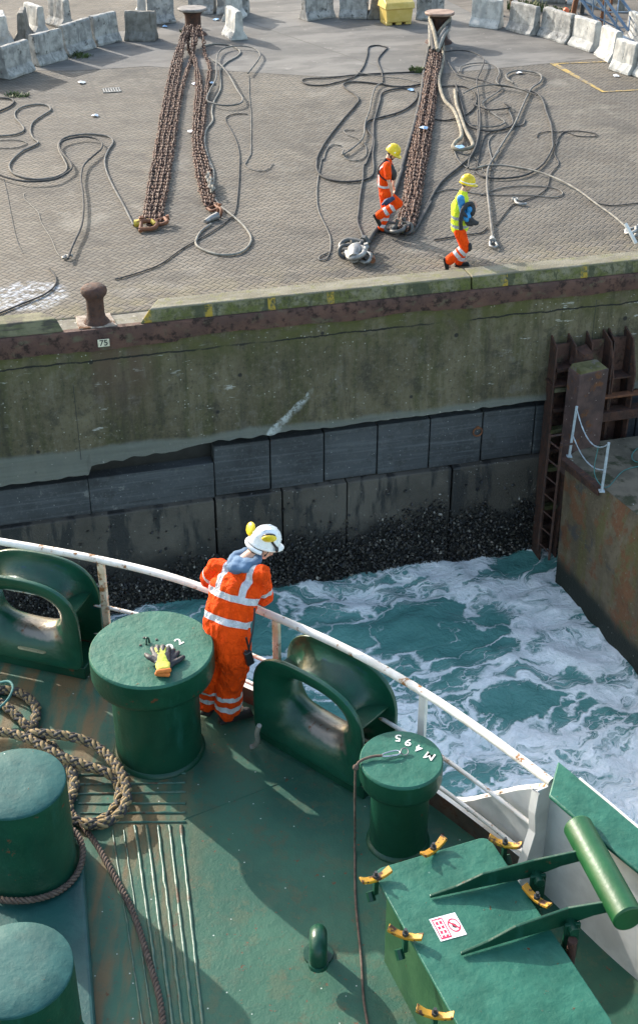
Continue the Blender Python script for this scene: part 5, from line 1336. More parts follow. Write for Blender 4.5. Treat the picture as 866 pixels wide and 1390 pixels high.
tag(mb.build('lanyard', MT['rope_brown'], smooth=80), 'thin dark lanyard knotted at the carabiner and hanging down from the M495 bollard', 'lanyard')
# gloves
gv = empty('work_glove', gz(221,899,ZD+1.004)); a_ = gz(221,917,ZD+1.004); b_ = gz(219,884,ZD+1.004); dg = (b_-a_).normalized(); gv.rotation_euler.z = math.atan2(dg.y, dg.x)-PI/2
tag(gv, 'pair of black and yellow green work gloves lying on the big mushroom bollard', 'glove')
sG = 1.4
def glove(dx, rot, zoff, mats, side):
    M = Matrix.Translation((dx,0,zoff)) @ Matrix.Rotation(rot, 4, 'Z') @ Matrix.Scale(sG, 4)
    mb = MB(); X = V((1,0,0))
    mb.cap(M @ V((0,-.05,.014)), M @ V((0,.02,.014)), .042*sG, .050*sG, 14, .34, X)
    for i, (x, l, hh) in enumerate(((-.036,.050,.012),(-.012,.064,.022),(.013,.058,.024),(.036,.040,.014))):
        mb.cap(M @ V((x*.8,.01,.014)), M @ V((x*1.1,.035+l*.5,hh)), .0155*sG, .0150*sG, 10, .85, X); mb.cap(M @ V((x*1.1,.035+l*.5,hh)), M @ V((x*1.2,.035+l,.010)), .0150*sG, .0125*sG, 10, .85, X)
    mb.cap(M @ V((-side*.03,-.03,.013)), M @ V((-side*.062,.0,.017)), .017*sG, .016*sG, 10, .85, X); mb.cap(M @ V((-side*.062,.0,.017)), M @ V((-side*.080,.035,.012)), .016*sG, .013*sG, 10, .85, X)
    melt(mb, 'hand_part', mats[1], gv, .005, 3, .002, (40,40,40))
    mb = MB(); mb.cap(M @ V((0,-.055,.0165)), M @ V((0,.028,.0175)), .035*sG, .034*sG, 14, .40, X)
    for x in (-.02, .0, .02): mb.cap(M @ V((x*.8,.01,.02)), M @ V((x*1.15,.062,.0225)), .012*sG, .009*sG, 8, .9, X)
    melt(mb, 'knit_back', mats[0], gv, .005, 2, .002, (40,40,40))
    mb = MB(); mb.cap(M @ V((0,-.105,.015)), M @ V((0,-.06,.015)), .036*sG, .040*sG, 14, .38, X); melt(mb, 'cuff', mats[2], gv, .005, 2, .003, (30,30,30))
    mb = MB(); mb.cap(M @ V((-.030,-.118,.012)), M @ V((.030,-.118,.012)), .0125*sG, .0125*sG, 10); mb.build('hem', mats[3], gv, smooth=70)
gy = pm('glove_yellow_green_knit', (.36,.42,.05), (.55,.60,.10), 40, .85, .4, 90, .003, rust=((.06,.07,.03), 26, .54, .6))
gk = plain('glove_black_coating', (.018,.02,.025), .6); go = plain('glove_orange_hem', (.55,.16,.03), .8); gyl = plain('glove_yellow_cuff', (.55,.5,.08), .85)
glove(.035, -.25, .0, (gk, gk, gk, go), -1); glove(-.004, .05, .034, (gy, gk, gyl, go), 1)
# ------------------------------------------------------------------ hatch with dogs, arms and counterweight
ZL = 3.0
hc0, hc1, hc2 = gz(505,1181,ZL), gz(662,1134,ZL), gz(556,1302,ZL)
ux = (hc1-hc0); wL = ux.length; ux.normalize(); uy = V((ux.y,-ux.x,0))
hang = math.atan2(ux.y, ux.x)
hA = empty('deck_hatch', V((hc0.x,hc0.y,ZD)), hang)
tag(hA, 'raised green deck hatch with yellow clamps, two lid arms and a red warning sticker', 'hatch')
HM = Matrix.Translation(V((hc0.x,hc0.y,ZD))) @ Matrix.Rotation(hang, 4, 'Z'); HI = HM.inverted()
def hl(px, py, z): return HI @ gz(px, py, z)
zl = ZL-ZD
c_r = hl(735,1218,ZL); lb_ = hl(556,1302,ZL); rb = hl(783,1302,ZL)
DL = 1.55                                     # lid runs on below the picture
wR = hl(700,1190,ZL).x
def round_poly(w, d, r, n=6):
    pts = []
    for cx, cy, a0 in ((w-r,-r,0),(r,-r,90),(r,-d+r,180),(w-r,-d+r,270)):
        for q in range(n+1):
            a = math.radians(a0+90*q/n); pts.append((cx+r*math.cos(a), cy+r*math.sin(a)))
    return pts
LW = max(wL+.02, (rb.x*0+hl(690,1225,ZL).x))
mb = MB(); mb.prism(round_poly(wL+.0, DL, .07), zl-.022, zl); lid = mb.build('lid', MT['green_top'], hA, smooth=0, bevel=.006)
cw = .07
mb = MB(); mb.prism([(cw,-DL+cw),(wL-cw,-DL+cw),(wL-cw,-cw),(cw,-cw)], .002, zl-.024); mb.build('coaming', pm('olive_green_paint',(.014,.062,.024),(.026,.085,.034),4,.45,.3,24,.008,rust=(RUSTC,9,.66,.72)), hA, bevel=.01)
def dog(px, py, ang, edge):
    p = hl(px, py, ZL+.03); r3 = Matrix.Rotation(ang, 3, 'Z')
    pts = [V((-.105,0,.030)), V((-.055,0,.004)), V((0,0,-.004)), V((.055,0,.004)), V((.105,0,.030))]
    mb = MB()
    vs = []; fs = []
    for i, q in enumerate(pts):
        w = .026 if i in (0,4) else .022
        for y_, z_ in ((-w,-.011),(w,-.011),(w,.011),(-w,.011)): vs.append(p+r3 @ (q+V((0,y_,z_))))
        if i:
            a, b = 4*(i-1), 4*i
            for j in range(4): fs.append((a+j,a+(j+1)%4,b+(j+1)%4,b+j))
    fs += [(3,2,1,0),(16,17,18,19)]
    mb.add(vs, fs); d = mb.build('clamp', MT['yellow_paint'], hA, bevel=.004)
    mb = MB(); mb.tube([p+V((0,0,-.03)), p+V((0,0,.055))], .011, 8); mb.tube([p+V((0,0,.007)), p+V((0,0,.028))], .021, 6); mb.build('bolt', MT['black_steel'], d)
    e = V(edge)
    mb = MB(); mb.box(p+e*.0+V((0,0,-.08)), (.028,.028,.11)); mb.tube([p+e*.03+V((0,0,-.15))-e.orthogonal().normalized()*.03, p+e*.03+V((0,0,-.15))+e.orthogonal().normalized()*.03], .028, 8); mb.build('hinge_bolt', MT['green'], d)
dog(510,1192,.10,(-1,0,0)); dog(588,1153,.42,(0,1,0)); dog(685,1146,-.72,(1,0,0)); dog(728,1220,-1.25,(1,0,0)); dog(550,1270,-.70,(-1,0,0)); dog(590,1378,-.6,(-1,0,0))
# lid arms
zC = 3.23
cA, cB = gz(783,1121,zC), gz(846,1236,zC)
dCy = (cB-cA).normalized(); cB = cA+dCy*max((cB-cA).length*1.10, .6)
def arm(p0, pm_, p1, name='lid_arm'):
    q0, q1, q2 = hl(*p0, ZL+.01), hl(*pm_, ZL+.01), hl(*p1, zC-.01)
    side = V((q2-q0)); side.z = 0; side.normalize(); t = V((-side.y, side.x, 0))*.009
    prof = [(q0.lerp(q1,0.0), 0.0, .018), (q0.lerp(q1,.25), 0, .05), (q0.lerp(q1,.5), 0, .11), (q1, -.01, .135)]
    vs = []; fs = []
    for p, a, b in prof: vs += [p+V((0,0,a))-t, p+V((0,0,a))+t, p+V((0,0,b))+t, p+V((0,0,b))-t]
    hgt = .115
    for q in (.5, 1.0):
        p = q1.lerp(V((q2.x,q2.y,q1.z)), q); zz_ = (zC-ZL)*.62*q
        vs += [p+V((0,0,zz_+.02))-t, p+V((0,0,zz_+.02))+t, p+V((0,0,zz_+.02+hgt*(1-.25*q)))+t, p+V((0,0,zz_+.02+hgt*(1-.25*q)))-t]
    k_ = len(vs)//4
    for i in range(1, k_):
        a, b = 4*(i-1), 4*i
        for j in range(4): fs.append((a+j,a+(j+1)%4,b+(j+1)%4,b+j))
    fs += [(3,2,1,0), tuple(range(4*k_-4, 4*k_))]
    mb = MB(); mb.add(vs, fs); a_o = mb.build(name, MT['green'], hA, smooth=0, bevel=.004)
    # hinge bracket with pin standing on the coaming side
    hb = q1.lerp(V((q2.x,q2.y,q1.z)), .06)
    mb = MB(); w = -t.normalized()*.045
    mb.box(hb+w+V((0,0,-.10)), (.10,.022,.30), R=Matrix.Rotation(math.atan2(side.y, side.x), 3, 'Z')); mb.tube([hb+w*2.0+V((0,0,.02)), hb-w*.8+V((0,0,.02))], .034, 12)
    mb.build('hinge', MT['green'], hA, bevel=.004)
arm((583,1218),(722,1188),(800,1157)); arm((625,1296),(768,1253),(842,1226))
mb = MB(); la, lb2 = HI @ cA, HI @ cB
mb.tube([la, lb2], .094, 36); mb.build('counterweight', pm('bright_green_enamel',(.006,.060,.017),(.010,.085,.026),3,.42,.3,22,.008,rust=(RUSTC,14,.70,.74)), hA, smooth=40, bevel=.012)
# sticker with red text lines and a no flames sign
st4 = [hl(px, py, ZL+.003) for px, py in ((582,1248),(617,1238.5),(631,1269),(598,1278))]
ex, ey = st4[1]-st4[0], st4[3]-st4[0]
def sp(u, v, dz=0): return st4[0]+ex*u+ey*v+V((0,0,dz))
mb = MB(); mb.add([sp(0,0),sp(1,0),sp(1,1),sp(0,1)], [(0,1,2,3)]); sk = mb.build('warning_sticker', MT['sticker'], hA, smooth=0)
def rect(mb, u0, v0, u1, v1, dz): mb.add([sp(u0,v0,dz),sp(u1,v0,dz),sp(u1,v1,dz),sp(u0,v1,dz)], [(0,1,2,3)])
mb = MB(); rect(mb,.06,.06,.46,.94,.0015); mb.build('red_panel', MT['red_ink'], sk, smooth=0)
mb = MB()
for i in range(4): rect(mb,.10,.14+.2*i,.42,.20+.2*i,.003); 
for u in (.10,.24,.38): rect(mb,u,.12,u+.035,.88,.0036)
mb.build('printed_lines', MT['sticker'], sk, smooth=0)
mb = MB(); cxs, cys, R_ = .74, .5, .30; ar = ey.length/ex.length; n = 28; vs = []; fs = []
for i in range(n):
    a = 2*PI*i/n
    vs += [sp(cxs+.215*math.cos(a), cys+.30*math.sin(a), .0015), sp(cxs+.175*math.cos(a), cys+.245*math.sin(a), .0015)]
    fs.append((2*i, 2*((i+1)%n), 2*((i+1)%n)+1, 2*i+1))
mb.add(vs, fs); a = .15
mb.add([sp(cxs-.16,cys-.17,.0022),sp(cxs-.12,cys-.215,.0022),sp(cxs+.16,cys+.17,.0022),sp(cxs+.12,cys+.215,.0022)], [(0,1,2,3)])
mb.build('prohibition_sign', MT['red_ink'], sk, smooth=0)
mb = MB(); mb.add([sp(cxs-.05,cys-.13,.0012),sp(cxs+.06,cys-.04,.0012),sp(cxs+.09,cys+.08,.0012),sp(cxs,cys+.14,.0012),sp(cxs-.09,cys+.05,.0012)], [(0,1,2,3,4)]); mb.build('flame_symbol', MT['black_ink'], sk, smooth=0)
# rusty bar at the hatch side
mb = MB(); q = gz(775,1290,ZL-.1); mb.tube([q+V((0,0,-.5)), q+V((0,0,.09))], .03, 8); tag(mb.build('securing_bar', MT['rust'], smooth=60), 'short rusty upright bar beside the right edge of the deck hatch', 'bar')
# ------------------------------------------------------------------ bulwark
bw = empty('bulwark', V((bul[0].x,bul[0].y,ZD))); tag(bw, 'white steel bulwark with a green cap rail at the right, where the railing ends', 'bulwark')
ob = bw.location.copy()
bl = spline([bul[0]]+AFT, 6); bl = [V((p.x,p.y,0)) for p in bl]
i0 = 0
ou = off_line(bl, .02); inn = off_line(bl, -.0)
H_ = ZR-.0
mb = MB(); vs = []; fs = []
for i, p in enumerate(bl):
    vs += [ou[i]+V((0,0,ZD-.2))-ob, ou[i]+V((0,0,H_))-ob, inn[i]+V((0,0,H_))-ob, inn[i]+V((0,0,ZD))-ob]
    if i:
        a, b = 4*(i-1), 4*i
        for j in range(3): fs.append((a+j,b+j,b+j+1,a+j+1))
mb.add(vs, fs); mb.build('plating', MT['white'], bw, smooth=30)
cl = [q for q in bl if (q-bl[0]).length > .16]; cl = [bl[0]+(cl[0]-bl[0]).normalized()*.10]+cl; cap_out = off_line(cl, .15); cap_in = off_line(cl, -.12)
mb = MB(); vs = []; fs = []
d0 = (bl[1]-bl[0]).normalized()
for i in range(len(cl)):
    a, b = cap_in[i].copy(), cap_out[i].copy()
    if i == 0: a += d0*.0; b += -d0*.20
    vs += [a+V((0,0,H_+.002))-ob, a+V((0,0,H_+.035))-ob, b+V((0,0,H_+.035))-ob, b+V((0,0,H_+.002))-ob]
    if i:
        q, w = 4*(i-1), 4*i
        for j in range(4): fs.append((q+j,q+(j+1)%4,w+(j+1)%4,w+j))
fs += [(0,1,2,3)]
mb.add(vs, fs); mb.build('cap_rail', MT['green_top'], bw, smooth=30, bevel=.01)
mb = MB(); mb.tube([p+V((0,0,H_+.03))-ob for p in off_line(cl, .152)], .012, 6); mb.build('cap_edge', MT['white'], bw)
# sloping wing plate that brings the bulwark down to the deck edge
wing = [gz(748,1050,ZR)]+[gz(700,1072,ZR-.26), gz(655,1095,ZR-.45), gz(628,1107,ZR-.62), gz(606,1094,ZR-.82), gz(596,1075,ZD+.12)]
path_b = [V((p.x,p.y,0)) for p in spline(edge[-4:]+[bul[0]], 8)]
def edge_pt(px, py):
    p = gz(px, py, ZD); j = min(range(len(path_b)), key=lambda q: (path_b[q]-V((p.x,p.y,0))).length); return path_b[j]
def along(d):                                 # point on the deck edge, d metres before the bulwark
    acc = 0
    for i in range(len(path_b)-1, 0, -1):
        L = (path_b[i]-path_b[i-1]).length
        if acc+L >= d: return path_b[i]+(path_b[i-1]-path_b[i])*((d-acc)/L)
        acc += L
    return path_b[0]
tops = [(0,.985),(.15,.86),(.3,.74),(.45,.61),(.6,.46),(.72,.34),(.82,.24),(.92,.15),(1.05,.06)]
mb = MB(); vs = []; fs = []
for i, (d, h) in enumerate(tops):
    p = along(d); o_ = V((.80,.60,0))
    a = p+o_*.075; b = p+o_*.10
    vs += [a+V((0,0,ZD))-ob, a+V((0,0,ZD+h))-ob, b+o_*.03+V((0,0,ZD+h+.006))-ob, b+V((0,0,ZD-.2))-ob]
    if i:
        q, w = 4*(i-1), 4*i
        for j in range(3): fs.append((q+j,w+j,w+j+1,q+j+1))
mb.add(vs, fs); mb.build('wing_plate', MT['white'], bw, smooth=40)
mb = MB(); mb.tube([along(d)+V((.80,.60,0))*.105+V((0,0,ZD+h))-ob for d, h in tops], .022, 7); mb.build('wing_edge', MT['rail'], bw, smooth=60)
# bracket under the cap end
pb, pt_ = gz(722,1168,ZD), gz(748,1068,ZR-.02)
pb = V((bul[0].x-.10, bul[0].y-.03, ZD)); 
br_in = V((-.87,-.49,0))
mb = MB(); c = V((bul[0].x,bul[0].y,0)); t = d0*.007
prof = [(-.0,ZD+.0),(.24,ZD),(.22,ZD+.1),(.11,ZD+.62),(.13,ZD+.8),(.12,ZR-.02),(.0,ZR-.02)]
vs = [c+br_in*a+V((0,0,z_))-t-ob for a, z_ in prof]+[c+br_in*a+V((0,0,z_))+t-ob for a, z_ in prof]; n = len(prof)
mb.add(vs, [tuple(range(n)), tuple(range(2*n-1,n-1,-1))]+[(q,(q+1)%n,n+(q+1)%n,n+q) for q in range(n)])
mb.build('bracket', MT['white'], bw, smooth=0, bevel=.003)
fl_ = [c+br_in*a+V((0,0,z_))-ob for a, z_ in prof[1:6]]
mb = MB(); vs = []; fs = []
for i, p in enumerate(fl_):
    vs += [p-d0*.032, p+d0*.032, p+d0*.032+br_in*.012, p-d0*.032+br_in*.012]
    if i:
        q, w = 4*(i-1), 4*i
        for j in range(4): fs.append((q+j,q+(j+1)%4,w+(j+1)%4,w+j))
mb.add(vs, fs); mb.build('bracket_flange', MT['white'], bw, smooth=0)
mb = MB(); q = gz(745,1200,ZD+.4); mb.tube([q, q+V((.1,-.12,-.16))], .018, 8); mb.build('drain_pipe', MT['white'], bw)
# small green vent hoop at the bottom
vt = empty('vent_pipe', gz(432,1306,ZD)); tag(vt, 'small green gooseneck vent pipe standing on the deck at the bottom of the picture', 'vent pipe')
mb = MB(); pts = [V((0,.06,0)), V((0,.06,.16)), V((0,.04,.235)), V((0,-.03,.265)), V((0,-.10,.235)), V((0,-.12,.15))]
mb.tube(spline(pts,5), .058, 16); mb.build('pipe', MT['green'], vt, smooth=60)
mb = MB(); mb.tube([V((0,-.12,.15)), V((0,-.122,.12))], .066, 16); mb.build('mouth_ring', MT['green'], vt)
mb = MB(); mb.lathe([(.10,.002),(.10,.016),(.062,.018)], 20, c=(0,.06,0)); mb.build('flange', MT['green'], vt)
# ================================================================== PEOPLE
def PY(px, py, Y):
    r = ray(px, py); t = Y/r.y
    return V((r.x*t, Y, CAMH+r.z*t))
def seg_t(p, a, b):
    ab = b-a; t = max(0, min(1, (p-a).dot(ab)/ab.length_squared)); return t*ab.length, (p-(a+ab*t)).length
def head_frame(fd, tilt=0.0):
    fd = V(fd).normalized(); rd = fd.cross(V((0,0,1))).normalized(); ud = rd.cross(fd)
    if tilt: q = Quaternion(fd, tilt); rd = q @ rd; ud = q @ ud
    return rd, fd, ud
def head(mb, c, fr, neck, s=1.0):
    rd, fd, ud = fr; R = Matrix((rd, fd, ud)).transposed()
    B = lambda x, y, z: c+rd*x*s+fd*y*s+ud*z*s
    mb.ball(B(0,-.012,.03), (.074*s,.094*s,.088*s), 16, R=R); mb.ball(B(0,.02,-.035), (.062*s,.07*s,.075*s), 14, R=R)
    mb.ball(B(0,.052,-.082), (.034*s,.032*s,.027*s), 12, R=R)
    mb.cap(B(0,.086,.012), B(0,.104,-.022), .009*s, .014*s, 8); mb.ball(B(.012,.094,-.027), (.009*s,.01*s,.008*s), 8, R=R); mb.ball(B(-.012,.094,-.027), (.009*s,.01*s,.008*s), 8, R=R)
    mb.cap(B(-.038,.078,.028), B(.038,.078,.028), .011*s, .011*s, 8); mb.cap(B(-.022,.082,-.052), B(.022,.082,-.052), .008*s, .008*s, 8); mb.cap(B(-.02,.081,-.062), B(.02,.081,-.062), .008*s, .008*s, 8)
    for x in (-1, 1): mb.ball(B(x*.073,-.006,-.005), (.009*s,.022*s,.033*s), 10, R=R); mb.ball(B(x*.045,.068,-.022), (.02*s,.018*s,.02*s), 8, R=R)
    mb.cap(neck, B(0,-.02,-.05), .06*s, .055*s, 14)
def eyes(c, fr, parent, s=1.0):
    rd, fd, ud = fr
    for x in (-1, 1):
        mb = MB(); mb.ball(c+rd*x*.03*s+fd*.079*s+ud*.006*s, .0115*s, 10); mb.build('eye', MT['hair'], parent, smooth=80)
def helmet(c, fr, parent, mat, lean=0.0, s=1.0):
    rd, fd, ud = fr
    if lean: q = Quaternion(rd, lean); fd = q @ fd; ud = q @ ud
    R = Matrix((rd, fd, ud)).transposed().to_4x4(); M = Matrix.Translation(c+ud*.035*s) @ R
    mb = MB(); n = 40; prof = [(1.06,-.012),(1.055,0),(1.0,.004),(.985,.03),(.95,.06),(.87,.09),(.72,.118),(.5,.138),(.25,.148),(.02,.15)]
    vs = []; fs = []
    for r, z in prof:
        for j in range(n):
            a = 2*PI*j/n; x = .108*s*r*math.cos(a); y = .132*s*r*math.sin(a)
            if r > 1.02 and math.sin(a) > 0: y += .045*s*math.sin(a)**2.0; z2 = z-.012*math.sin(a)
            else: z2 = z
            vs.append(V((x, y, z2*s)))
    for i in range(len(prof)-1):
        for j in range(n): fs.append((i*n+j, i*n+(j+1)%n, (i+1)*n+(j+1)%n, (i+1)*n+j))
    fs.append(tuple(range((len(prof)-1)*n, len(prof)*n)))
    mb.add(vs, fs, 0, M)
    for x in (-.03, 0, .03): mb.tube([M @ V((x*s, y_, z_)) for y_, z_ in ((-.118*s,.062*s),(-.07*s,.13*s),(0,.151*s),(.07*s,.13*s),(.118*s,.062*s))], .006*s, 6)
    h = mb.build('helmet', mat, parent, smooth=50)
    so = h.modifiers.new('t', 'SOLIDIFY'); so.thickness = .003
    return h, M
def hand(mb, w, d, n, side=1, curl=.35, s=1.0):
    d = V(d).normalized(); n = V(n); n = (n-d*n.dot(d)).normalized(); l = n.cross(d)*side
    for o_ in (-.026,-.009,.009,.026): mb.cap(w+l*o_*.6*s, w+d*.088*s+l*o_*s, .015*s, .0125*s, 8)
    for o_, L in ((.03,.068),(.010,.078),(-.010,.072),(-.029,.056)):
        p = w+d*.088*s+l*o_*s; dd = d.copy()
        for k_, f in enumerate((.45,.32,.26)):
            dd = (dd*math.cos(curl)+n*math.sin(curl)).normalized(); q = p+dd*L*f*s
            mb.cap(p, q, (.0095-.0008*k_)*s, (.009-.0008*k_)*s, 8); p = q
    p = w+d*.018*s+l*.022*s; dd = (l*.75+d*.6+n*.25).normalized()
    for f in (.042, .032):
        q = p+dd*f*s; mb.cap(p, q, .0115*s, .010*s, 8); p = q; dd = (dd+d*.5+n*.3).normalized()
def boot(a, toe, parent, s=1.0, mat=None):
    a = V(a); toe = V(toe); d = (toe-a).normalized(); up = V((0,0,1)); side = d.cross(up)
    if side.length < .2: side = V((0,1,0))
    side.normalize(); up2 = side.cross(d)
    mb = MB(); sole = -up2*.055*s
    mb.cap(a-d*.035*s+sole*.6, a+d*.05*s+sole*.7, .047*s, .05*s, 12); mb.cap(a+d*.04*s+sole*.75, a+d*.17*s+sole*.95, .052*s, .044*s, 12, .8, side)
    mb.cap(a+up2*.10*s-d*.01, a+sole*.3, .055*s, .055*s, 12)
    mb.box(a+d*.065*s+sole*1.45, (.29*s,.09*s,.022*s), R=Matrix((d, side, up2)).transposed())
    melt(mb, 'boot', mat or MT['boot'], parent, .009, 4)
def limbs(mb, chain_, rads):
    for (a, b), (r0, r1) in zip(zip(chain_, chain_[1:]), rads): mb.cap(a, b, r0, r1, 14)
def person(label, base, J, hdir, tilt, dress, vox=.009, hs=1.0, skin_forearm=False):
    root = empty('person', base); tag(root, label, 'person')
    K = {k_: V(v)-V(base) for k_, v in J.items()}
    rt = (K['shr']-K['shl']).normalized()
    fr = head_frame(hdir, tilt)
    mb = MB()
    mb.cap(K['pel'], K['wst'], .11, .10, 16, .6, rt); mb.cap(K['wst'], K['che'], .10, .12, 16, .5, rt); mb.cap(K['che'], K['nck'], .105, .055, 16, .5, rt)
    for q in 'lr':
        limbs(mb, [K['hip'+q], K['kne'+q], K['ank'+q]], [(.08,.055),(.055,.04)])
        limbs(mb, [K['che'], K['sh'+q], K['elb'+q], K['wri'+q]], [(.045,.04),(.042,.036),(.038,.027)])
        hd = K['hd'+q]; hand(mb, K['wri'+q], hd, K['hn'+q], 1 if q == 'l' else -1, .5, hs)
        mb.cap(K['ank'+q], K['ank'+q]+(K['toe'+q]-K['ank'+q])*.6, .035, .03, 10)
    head(mb, K['head'], fr, K['nck'], hs)
    melt(mb, 'body', MT['skin'], root, min(vox, .007), 3)
    eyes(K['head'], fr, root, hs)
    for q in 'lr': boot(K['ank'+q], K['toe'+q], root, hs)
    return root, K, rt, fr
def stripes(K, rt, legs=None, arms=None, torso=None, braces=None, w=.05):
    """signed distance to the nearest reflective band"""
    segs = []
    for q in 'lr':
        segs.append((K['hip'+q], K['kne'+q], .10, [])); segs.append((K['kne'+q], K['ank'+q], .085, legs or []))
        segs.append((K['sh'+q], K['elb'+q], .07, arms or [])); segs.append((K['elb'+q], K['wri'+q], .055, []))
    ax = (K['nck']-K['pel']); AL = ax.length; ax.normalize(); fw = ax.cross(rt)*-1
    def f(p):
        best = None
        for a, b, r, ts in segs:
            t, d = seg_t(p, a, b)
            if best is None or d-r < best[0]: best = (d-r, t, ts)
        tt, d = seg_t(p, K['pel'], K['nck']); d -= .16
        s_ = .2
        rel = p-K['pel']; lat = (rel-ax*rel.dot(ax)).dot(rt)
        if d < best[0] or (best[2] is not None and abs(lat) < .15 and rel.dot(ax) > 0 and best[0] > -.01 and d < .02):
            h = rel.dot(ax)
            for t in torso or []: s_ = min(s_, abs(h-t)-w/2)
            if braces:
                x, h0 = braces
                if h > h0: s_ = min(s_, abs(abs(lat)-x)-w/2)
            return s_
        for t in best[2]: s_ = min(s_, abs(best[1]-t)-w/2)
        return s_
    return f
# ------------------------------------------------------------------ the worker leaning on the rail
alr = gz(309, 966, 2.31); all_ = gz(283, 953, 2.31)
J = dict(pel=PY(308,872,8.13), wst=PY(309,842,8.18), che=PY(321,797,8.29), nck=PY(333,762,8.38), head=PY(357,741,8.46),
         shl=PY(294,768,8.42), shr=PY(357,779,8.25), elbl=gz(281,787,3.29), elbr=gz(359,812,3.32),
         hipl=PY(292,886,8.17), hipr=PY(320,891,8.08), knel=PY(286,921,8.26), kner=PY(311,929,8.20), ankl=all_, ankr=alr)
J['wrir'] = J['elbr'].lerp(J['elbl'], .46)+V((.02,.045,.03)); J['wril'] = J['elbl'].lerp(J['elbr'], .42)+V((.05,.13,.06))
J['hdr'] = (J['elbl']-J['elbr']).normalized()+V((0,0,.05)); J['hnr'] = V((.2,.3,-1)); J['hdl'] = (J['elbr']-J['elbl']).normalized(); J['hnl'] = V((0,.3,-1))
J['toer'] = alr+V((.17,.07,-.0)); J['toel'] = all_+V((.06,.16,-.0))
base = V(((alr.x+all_.x)/2, (alr.y+all_.y)/2, ZD))
# directions stay directions
dirs = {q: J.pop(q) for q in ('hdr','hdl','hnr','hnl')}
class DK(dict): pass
def mk(label, base, J, dirs, *a, **kw):
    J = dict(J)
    for q, v in dirs.items(): J[q] = V(v)+V(base)
    return person(label, base, J, *a, **kw)
root, K, rt, fr = mk('worker in orange coveralls and white helmet leaning on the ship railing, seen from behind', base, J, dirs, (.80,.38,-.46), .10, None)
mb = MB()
mb.cap(K['pel']+V((0,0,-.03)), K['wst'], .20, .188, 20, .78, rt); mb.cap(K['wst'], K['che'], .188, .212, 20, .72, rt); mb.cap(K['che'], K['nck']+V((0,0,-.03)), .20, .09, 20, .70, rt)
for q in 'lr':
    limbs(mb, [K['hip'+q]+V((0,0,.03)), K['kne'+q], K['ank'+q]+V((0,0,.035))], [(.128,.106),(.106,.108)])
    limbs(mb, [K['che'].lerp(K['nck'],.45), K['sh'+q], K['elb'+q], K['elb'+q].lerp(K['wri'+q], .85)], [(.080,.066),(.067,.064),(.062,.050)])
lenA = (K['elbr']-K['shr']).length; lenS = (K['ankr']-K['kner']).length
melt(mb, 'coverall', MT['orange'], root, .0075, 2, .019, (13,13,5.5), stripes(K, rt, legs=[lenS-.235, lenS-.115], arms=[lenA*.62], torso=[.195,.385], braces=(.105,.385), w=.052))
# hood of a sweater at the neck
mb = MB(); hc = K['nck']
for a in range(-150, 151, 20):
    t = math.radians(a); mb.ball(hc+rt*.095*math.sin(t)+V((-.05,-.075,0))*math.cos(t)+V((0,0,.02-.02*math.cos(t))), (.042,.042,.030), 10)
mb.ball(hc+V((-.055,-.075,-.005)), (.085,.06,.045), 12); mb.ball(hc+V((-.0,-.09,.0)), (.07,.05,.04), 12); mb.ball(hc+V((-.012,-.035,.015)), (.095,.075,.04), 14); mb.ball(hc+V((.03,-.06,.02)), (.08,.055,.045), 12)
melt(mb, 'hood', MT['hood'], root, .009, 4, .008, (16,16,16))
mb = MB(); rd, fd, ud = fr; R = Matrix((rd, fd, ud)).transposed()
mb.ball(K['head']+ud*.022-fd*.018, (.080,.088,.085), 14, R=R); mb.ball(K['head']-fd*.055-ud*.035, (.062,.05,.06), 12, R=R); mb.ball(K['head']-fd*.05-ud*.075, (.062,.045,.05), 12, R=R); melt(mb, 'hair', MT['hair'], root, .009, 3, .004, (60,60,60))
h, M = helmet(K['head'], fr, root, MT['white_plastic'], .10, .95)
for x, yy, zz_ in ((1,-.040,.100),(-1,-.105,.085)):
    mb = MB(); c = M @ V((x*.098, yy, zz_)) if x > 0 else PY(340.5,718,8.50)-base; Rl = M.to_3x3() @ (Matrix.Rotation(.62, 3, 'Y') if x > 0 else Matrix.Rotation(0, 3, 'Y'))
    
    if x < 0:
        ez = V((-.78,-.38,.50)).normalized(); ey = ez.cross(V((.3,-.3,1))).normalized(); Rl = Matrix((-ez, ey, (-ez).cross(ey))).transposed()
    mb.ball(c, (.024,.060,.050), 18, R=Rl); e = mb.build('ear_cup', plain('yellow_ear_cup', (.72,.52,.015), .35, bump=.02), h, smooth=80)
    mb = MB(); mb.ball(c-(Rl @ V((x*.018,0,0))), (.020,.055,.045), 16, R=Rl); mb.build('cushion', MT['black_plastic'], h, smooth=80)
    mb = MB(); mb.tube([c+(Rl @ V((x*.012,.03,-.02))), M @ V((x*.112,.05 if x > 0 else -.04,.03)), M @ V((x*.114,.06 if x > 0 else -.03,.012))], .009, 7); mb.ball(M @ V((x*.112,.055,.02)), (.014,.022,.026), 10); mb.build('ear_cup_arm', MT['black_plastic'], h, smooth=70)
mb = MB(); mb.tube([M @ V((.108*math.cos(a)*1.0, .120*math.sin(a)-.012, -.035)) for a in [math.radians(q) for q in range(200, 341, 14)]], .017, 8); mb.build('nape_strap', MT['white_plastic'], h, smooth=70)
mb = MB(); mb.tube([M @ V((.078,.02,.0)), K['head']+rd*.07+fd*.012-ud*.04, K['head']+fd*.045-ud*.10], .006, 6); mb.tube([M @ V((-.078,.02,.0)), K['head']-rd*.07+fd*.012-ud*.04, K['head']+fd*.045-ud*.10], .006, 6); mb.build('chin_strap', MT['black_cloth'], h)
